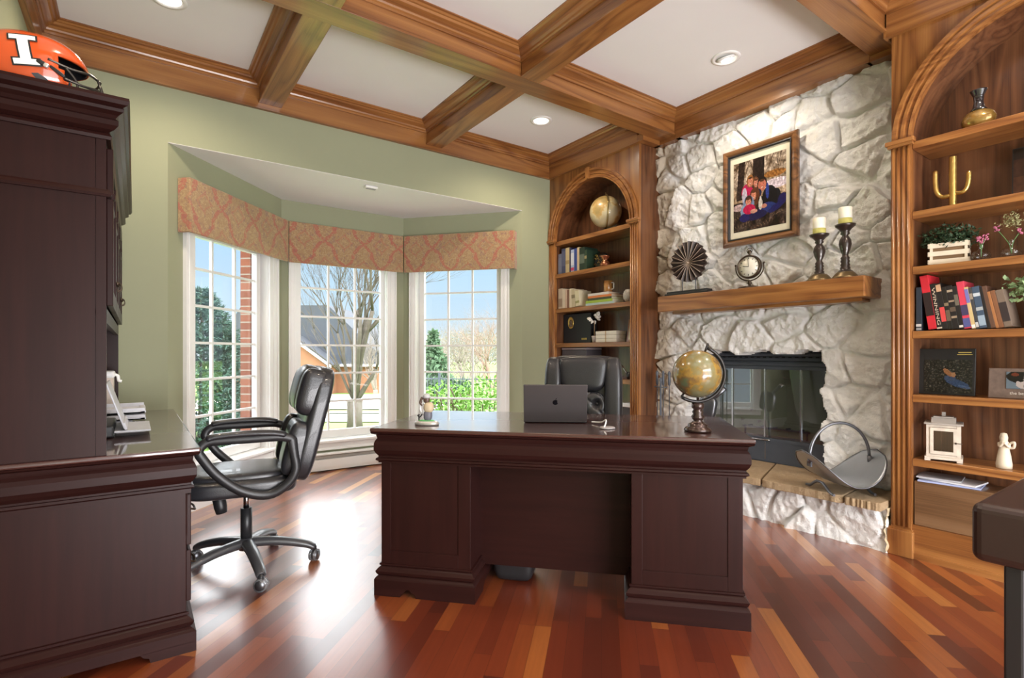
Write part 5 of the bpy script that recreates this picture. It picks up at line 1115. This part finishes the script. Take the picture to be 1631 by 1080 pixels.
bm = BM(); box(bm, 0, .014, -.12, .12, 0, .148, bev=.003); obj('frame', bm, plain('grey_brown_wood', (.13, .09, .07), .7, var=.4, nscale=40), t); picture('photo_print', .145, .082, 48, 28, dog, t, Matrix.Translation((-.003, -.02, .048)) @ Matrix.Rotation(R(-90), 4, 'Z'))
bm = letters('the best friend', .020); obj('caption', bm, plain('pale_letters', (.55, .5, .45), .6), t, M=Matrix(((0, 0, -1, -.001), (-1, 0, 0, -.02), (0, 1, 0, .026), (0, 0, 0, 1))))
# lantern
t = thing('candle_lantern', 'whitewashed wooden candle lantern with glass door on the lower shelf', 'lantern', (3.49, .965, .535), rz=14)
LWm = plain('distressed_white_wood', (.55, .48, .40), .8, var=.3, nscale=30)
bm = BM(); w_ = .062
for x in (-w_, w_):
    for y_ in (-w_, w_): box(bm, x-.008, x+.008, y_-.008, y_+.008, .02, .19)
for z0, z1 in ((.02, .034), (.176, .19)):
    for s_ in (-1, 1): box(bm, -w_, w_, s_*w_-.006, s_*w_+.006, z0, z1); box(bm, s_*w_-.006, s_*w_+.006, -w_, w_, z0, z1)
box(bm, -.078, .078, -.078, .078, .008, .022, bev=.003)
for x in (-.065, .065):
    for y_ in (-.065, .065): box(bm, x-.012, x+.012, y_-.012, y_+.012, 0, .01)
obj('body', bm, LWm, t); bm = BM(); box(bm, -.080, .080, -.080, .080, .19, .198, bev=.002); prism(bm, [(-.068, .198), (.068, .198), (.035, .225), (-.035, .225)], -.05, .05, Matrix(((1, 0, 0, 0), (0, 0, 1, 0), (0, 1, 0, 0), (0, 0, 0, 1)))); box(bm, -.042, .042, -.042, .042, .225, .230); box(bm, -.008, .008, -.008, .008, .23, .252); obj('roof', bm, plain('grey_weathered_roof', (.32, .29, .26), .7), t)
bm = BM(); box(bm, -.075, -.069, -.054, -.040, .036, .174); box(bm, -.075, -.069, .040, .054, .036, .174); box(bm, -.075, -.069, -.04, .04, .036, .052); box(bm, -.075, -.069, -.04, .04, .158, .174); d_ = obj('door', bm, LWm, t)
bm = BM(); ball(bm, (-.08, -.05, .10), .005, seg=8); tube(bm, [(-.08, -.05, .10), (-.082, -.075, .10)], .002, 6); obj('latch', bm, METALD, d_)
bm = BM(); box(bm, -.073, -.071, -.04, .04, .052, .158); obj('pane', bm, GLASS, d_)
# angel figurine
t = thing('angel_figurine', 'cream carved praying angel figurine on the lower shelf near the right edge', 'figurine', (3.47, .722, .535)); IV = plain('ivory_resin', (.62, .54, .42), .55)
bm = BM(); lathe(bm, [(.030, 0), (.031, .02), (.026, .06), (.019, .10), (.016, .118), (.019, .125), (.012, .135), (.007, .142)], seg=24); obj('robe', bm, IV, t)
bm = BM(); cushion(bm, .026, .026, .032, TR(0, 0, .153), p=2.3, n=6); lathe(bm, [(.014, .125), (.017, .15), (.012, .170), (.0, .173)], TR(.004, .002, 0), 16); obj('head', bm, IV, t)
bm = BM(); tube(bm, smooth_pts([(-.002, .018, .122), (-.02, .012, .108), (-.028, -.004, .128)]), .006, 8); tube(bm, smooth_pts([(-.002, -.018, .122), (-.02, -.022, .108), (-.028, -.006, .128)]), .006, 8); tube(bm, smooth_pts([(.01, -.018, .12), (.004, -.036, .13), (.006, -.034, .105), (.01, -.018, .10)]), .006, 8); obj('arm', bm, IV, t)
# file box with papers at the bottom
t = thing('wooden_file_box', 'plain brown wooden box in the bottom compartment of the right bookcase', 'box', (3.415, .90, .179))
bm = BM(); box(bm, 0, .22, -.155, .172, 0, .235, bev=.002); obj('case', bm, oak('Y', 'brown_box_wood', (.09, .045, .02), (.16, .085, .04), (.22, .125, .065)), t)
z = .415
for lb, x0, y0, y1, th, rz, c in [('bluish magazine, lowest of the loose papers on the wooden box', 3.42, -.10, .155, .008, 6, (.35, .4, .62)), ('white loose sheets in the middle of the papers on the wooden box', 3.43, -.08, .16, .008, -4, (.7, .7, .72)), ('grey brochure, topmost of the papers on the wooden box', 3.44, -.02, .165, .007, 9, (.42, .42, .45))]:
    t = thing('loose_papers', lb, 'papers', (x0, .90, z), rz=rz, group='loose papers on the wooden box'); bm = BM(); box(bm, 0, .17, y0, y1, 0, th); obj('sheets', bm, plain('paper_%d' % int(c[0]*100), c, .6), t); z += th+.001

# ------------------------------------------------------------------ outdoors
def gz(d): 
    if d < 10: return -.32
    if d < 14: return -.32-.1*(d-10)/4
    return -.42-1.2*min(1, (d-14)/18)
FW = Vector((.5793, .8151)); SD = Vector((.8151, -.5793))
def wp(px, d, z=None):      # point at depth d in the direction of photo column px
    p = FW*d+SD*((px-815.5)/845*d); return Vector((p.x, p.y, gz(d) if z is None else z))
def zt(py, d): return 1.10-(py-562)/845*d
GR = NT('spring_lawn'); GR.set(col=GR.mix(GR.noise(GR.map(), 3, 6, .7), (.10, .20, .03), (.22, .36, .07)), rough=.95); GR = GR.m
CONC = plain('pale_concrete', (.50, .49, .47), .9, var=.06, nscale=2); ASPH = plain('asphalt', (.30, .30, .31), .9, var=.08, nscale=3)
def strip(name, d0, d1, n, x0, x1, mat, dz=0):
    bm = BM(); rows = []
    for i in range(n+1):
        d = d0+(d1-d0)*i/n; rows.append([bm.verts.new((*(FW*d+SD*x), gz(d)+dz)) for x in (x0, x1)])
    for a, b in zip(rows, rows[1:]): bm.faces.new((a[0], a[1], b[1], b[0]))
    return struct(name, bm, mat)
strip('ground_lawn', 4.3, 160, 80, -120, 140, GR)
strip('ground_road', 11.0, 12.7, 3, -30, 0.6, ASPH, .02); strip('ground_sidewalk', 13.0, 13.5, 2, -30, .6, CONC, .02); strip('ground_driveway', 14.2, 30, 12, -14, -1.5, CONC, .03)
bm = BM(); box(bm, XL-.3, XR+.3, 4.3, 5.35, -.9, -.33); struct('ground_bed', bm, plain('mulch', (.10, .06, .04), .95, bump=.6))
# bare tree
def grow(bm, p, d, r, L, lv, rng, spread=.5, seg=6, kids=(2, 3), up=.12):
    n = 4; pts = [p]; rr = [r]; q = p.copy(); dd = d.copy()
    for i in range(n):
        dd = (dd+Vector((rng.gauss(0, .10), rng.gauss(0, .10), rng.gauss(up*.3, .06)))).normalized(); q = q+dd*L/n; pts.append(q.copy()); rr.append(r*(1-.42*(i+1)/n))
    tube(bm, pts, rr, max(3, seg))
    if lv <= 0: return
    for k in range(rng.randint(*kids)+1):
        i = rng.randint(2, n); b = pts[i]; ax = Vector((rng.gauss(0, 1), rng.gauss(0, 1), rng.gauss(0, .5))).normalized()
        nd = (dd+ax*spread*rng.uniform(.7, 1.3)+Vector((0, 0, up))).normalized()
        grow(bm, b, nd, rr[i]*rng.uniform(.5, .72), L*rng.uniform(.6, .85), lv-1, rng, spread, seg-1, kids, up)
BARK = plain('grey_bark', (.095, .078, .058), .9, var=.3, nscale=12, bump=.6)
rng = random.Random(21); d = 9.8; base = wp(565, d); bm = BM()
S3 = Vector((SD.x, SD.y, 0)); F3 = Vector((FW.x, FW.y, 0)); fk = base+Vector((0, 0, .56))
tube(bm, [base+Vector((0, 0, -.1)), base+Vector((0, 0, .2)), fk+S3*.0], [.17, .135, .15], 12)
for tx, dz_, r, L_, dep in ((-.55, 1.8, .055, 1.9, .2), (-.28, 2.0, .075, 2.2, -.2), (-.08, 2.2, .09, 2.4, .1), (.10, 2.3, .095, 2.4, -.1), (.28, 2.1, .075, 2.2, .2), (.62, 1.0, .075, 1.0, -.1), (-.9, 1.4, .04, 1.7, 0)):
    dr_ = (S3*tx+F3*dep+Vector((0, 0, dz_))).normalized(); grow(bm, fk-Vector((0, 0, .05)), dr_, r*.72, L_*.72, 5, rng, .40, 8, (2, 3), .10)
o = obj('bare_tree', bm, BARK); tag(o, 'bare multi-stemmed tree on the lawn outside the middle bay window', 'tree')
# spruce
t_ = wp(322, 8.6); t = thing('blue_spruce', 'dense blue-green spruce outside the left bay window', 'tree', t_)
rng = random.Random(3); bm = BM(); tb = BM(); HT_ = 2.45; tube(tb, [(0, 0, 0), (0, 0, HT_)], [.07, .01], 8)
obj('trunk', tb, BARK, t)
for k in range(2300):
    z = HT_*(rng.random()**1.15); rm = 1.12*(1-z/HT_)**.75+.05; a_ = rng.uniform(0, 2*PI); c, s = math.cos(a_), math.sin(a_); L_ = rm*rng.uniform(.75, 1.1)
    n_ = int(4+L_*8)
    for i in range(1, n_+1):
        f = i/n_; 
        if f < .35 and L_ > .3: continue
        p = Vector((c*L_*f, s*L_*f, z-.10*L_*f+.12*L_*f*f)); dd = Vector((c, s, .25)).normalized()
        for q in range(3):
            d2 = (dd+Vector((rng.gauss(0, .7), rng.gauss(0, .7), rng.gauss(0, .55)))).normalized(); sd = d2.cross(Vector((rng.gauss(0, 1), rng.gauss(0, 1), 1))).normalized(); l = rng.uniform(.05, .10)
            bm.faces.new([bm.verts.new(p+sd*.013), bm.verts.new(p+d2*l), bm.verts.new(p-sd*.013)])
obj('needles', bm, plain('spruce_needles', (.045, .10, .075), .8, var=.5, nscale=7), t)
# shrubs under the right window
def shrub(px, dd, w_, h_, label, seed, n=2600):
    p = wp(px, dd); p.z = -.32; t = thing('green_shrub', label, 'shrub', p, group='budding shrubs outside the right window'); rng = random.Random(seed); bm = BM()
    def g(r):
        v = Vector((r.gauss(0, 1), r.gauss(0, 1), r.gauss(0, 1))).normalized()*(r.random()**.33); return (v.x*w_, v.y*w_, h_*.55+v.z*h_*.45)
    leaves(bm, n, g, .055, rng, .5); obj('foliage', bm, plain('bright_spring_leaf', (.17, .34, .05), .6, var=.35, nscale=5), t); bm = BM()
    for k in range(34):
        a_ = rng.uniform(0, 2*PI); e = Vector((math.cos(a_)*w_*.8, math.sin(a_)*w_*.8, h_*rng.uniform(.6, .95))); tube(bm, smooth_pts([(0, 0, 0), e*.5+Vector((0, 0, .05)), e], 3), .008, 4)
    obj('stem', bm, plain('dark_twig', (.12, .08, .05), .9), t)
shrub(775, 6.6, .62, 1.12, 'budding green shrub at the right side of the right bay window', 1)
shrub(715, 7.6, .55, 1.0, 'budding green shrub at the left side of the right bay window', 2, 2000)
shrub(812, 5.75, .33, .85, 'low green shrub filling the lower corner of the right bay window', 4, 1400)
# house over the road
c = wp(478, 34, -1.7); t = thing('brick_house', 'brick house with grey shingle roof and white-edged gable beyond the driveway', 'house', c, rz=-35.4)
B = Matrix(((1, 0, 0, 0), (0, 0, 1, 0), (0, 1, 0, 0), (0, 0, 0, 1)))
BRF = plain('far_brick_wall', (.34, .15, .085), .9, var=.15, nscale=3)
bm = BM(); box(bm, -6.5, 4.6, 2, 9, 0, 2.15); box(bm, -2.7, 1.7, 0, 2, 0, 2.15); prism(bm, [(-2.7, 2.15), (1.7, 2.15), (-.5, 3.75)], 0, 2, B); obj('wall', bm, BRF, t)
bm = BM(); prism(bm, [(-7.2, 2.0), (5.4, 2.0), (1.2, 6.0), (-4.6, 6.0)], 1.7, 9.5, B); prism(bm, [(-3.1, 2.02), (-.5, 3.95), (2.1, 2.02), (1.8, 2.0), (-.5, 3.75), (-2.8, 2.0)], -.3, 3, B); obj('roof', bm, plain('grey_shingle', (.06, .065, .08), .9, var=.15, nscale=2), t)
bm = BM(); prism(bm, [(-3.1, 2.0), (-.5, 3.92), (2.1, 2.0), (2.1, 1.86), (-.5, 3.74), (-3.1, 1.84)], -.42, -.3, B); obj('gable_trim', bm, WHITE, t)
bm = BM(); box(bm, 1.7, 5.5, 1.55, 1.7, 1.88, 2.04); obj('gutter', bm, WHITE, t)
bm = BM(); box(bm, -1.0, .2, -.04, .02, .6, 1.8); obj('window', bm, plain('dark_window', (.05, .06, .08), .1), t)
t = thing('garden_wall', 'pale low garden wall beyond the driveway, seen through the lower middle window', 'wall', wp(560, 30.5, -1.75), rz=-35.4); bm = BM(); box(bm, -4, 5, 0, .2, 0, .45); obj('wall', bm, plain('pale_render', (.5, .48, .44), .9), t)
# iron fence on the lawn
t = thing('iron_fence', 'dark iron fence on the lawn behind the shrubs', 'fence', wp(700, 15, -.55), rz=-50); bm = BM()
for i in range(34): box(bm, -1.8+i*.11, -1.785+i*.11, -.008, .008, 0, 1.0)
box(bm, -1.8, 1.95, -.012, .012, .9, .93); box(bm, -1.8, 1.95, -.012, .012, .12, .15); obj('panel', bm, BLKM, t)
for x in (-1.8, 0.0, 1.9): bm = BM(); box(bm, x-.03, x+.03, -.03, .03, 0, 1.1); obj('post', bm, BLKM, t)
t = thing('clipped_hedge', 'dark clipped hedge beyond the iron fence', 'hedge', wp(690, 19, -.9), rz=-35.4); bm = BM(); rng = random.Random(8)
leaves(bm, 3500, lambda r: (r.uniform(-1.6, 1.3), r.uniform(-.5, .5), r.uniform(0, 1.0)), .16, rng, .7); obj('foliage', bm, plain('dark_hedge_leaf', (.04, .08, .035), .8), t)
# distant trees
FARB = plain('far_twigs', (.24, .20, .16), .95, var=.25)
for k, (px, dd, hh, lb) in enumerate([(705, 34, 3.8, 'tall hazy bare tree behind the fence at the left of the right window'), (742, 30, 4.2, 'bare tree beyond the shrubs in the middle of the right window'), (782, 24, 3.7, 'reddish bare many-stemmed tree at the right of the right window'), (640, 50, 5.4, 'hazy bare tree behind the jamb between middle and right window'), (598, 32, 3.6, 'hazy bare tree at the right edge of the middle window'), (760, 44, 5.6, 'farthest bare tree, pale above the others in the right window')]):
    p = wp(px, dd); rng = random.Random(40+k); bm = BM(); base = Vector((0, 0, 0))
    for q in range(5): grow(bm, base+Vector((0, 0, .3)), Vector((rng.gauss(0, .35), rng.gauss(0, .35), 1)).normalized(), .075, hh*.42, 4, rng, .55, 4, (2, 3), .06)
    tube(bm, [(0, 0, -.2), (0, 0, .5)], [.2, .14], 8)
    o = obj('bare_tree', bm, plain('reddish_twigs', (.30, .20, .15), .95) if k == 2 else FARB); o.location = p; tag(o, lb, 'tree', 'bare trees beyond the lawn')
def blob(px, dd, w_, h_, col, label, seed, n=1800, name='evergreen_tree', cone=False):
    p = wp(px, dd); t = thing(name, label, 'tree', p); rng = random.Random(seed); bm = BM()
    def g(r):
        if cone: z = r.random()**1.3; a_ = r.uniform(0, 2*PI); q = (1-z)*w_*r.random()**.4; return (q*math.cos(a_), q*math.sin(a_), .3+z*h_)
        v = Vector((r.gauss(0, 1), r.gauss(0, 1), r.gauss(0, 1))).normalized()*(r.random()**.3); return (v.x*w_, v.y*w_, h_*.5+v.z*h_*.5)
    leaves(bm, n, g, .28, rng, .5); obj('crown', bm, plain(name+'_leaf_%d' % seed, col, .9, var=.3), t); bm = BM(); tube(bm, [(0, 0, -.2), (0, 0, h_*.6)], [.14, .05], 6); obj('trunk', bm, BARK, t)
blob(690, 25, 1.3, 2.9, (.10, .17, .09), 'rounded evergreen at the left edge of the right window view', 1, cone=True)
blob(735, 78, 9, 6.0, (.22, .19, .13), 'wide brown-green wood line far beyond the lawn', 2, 5200, 'distant_woodland')
blob(805, 98, 10, 6.6, (.26, .21, .16), 'russet far wood line at the right of the right window', 3, 4600, 'distant_woodland')
blob(640, 60, 8, 4.0, (.24, .21, .15), 'pale far wood line seen at the right of the middle window', 5, 4800, 'distant_woodland')
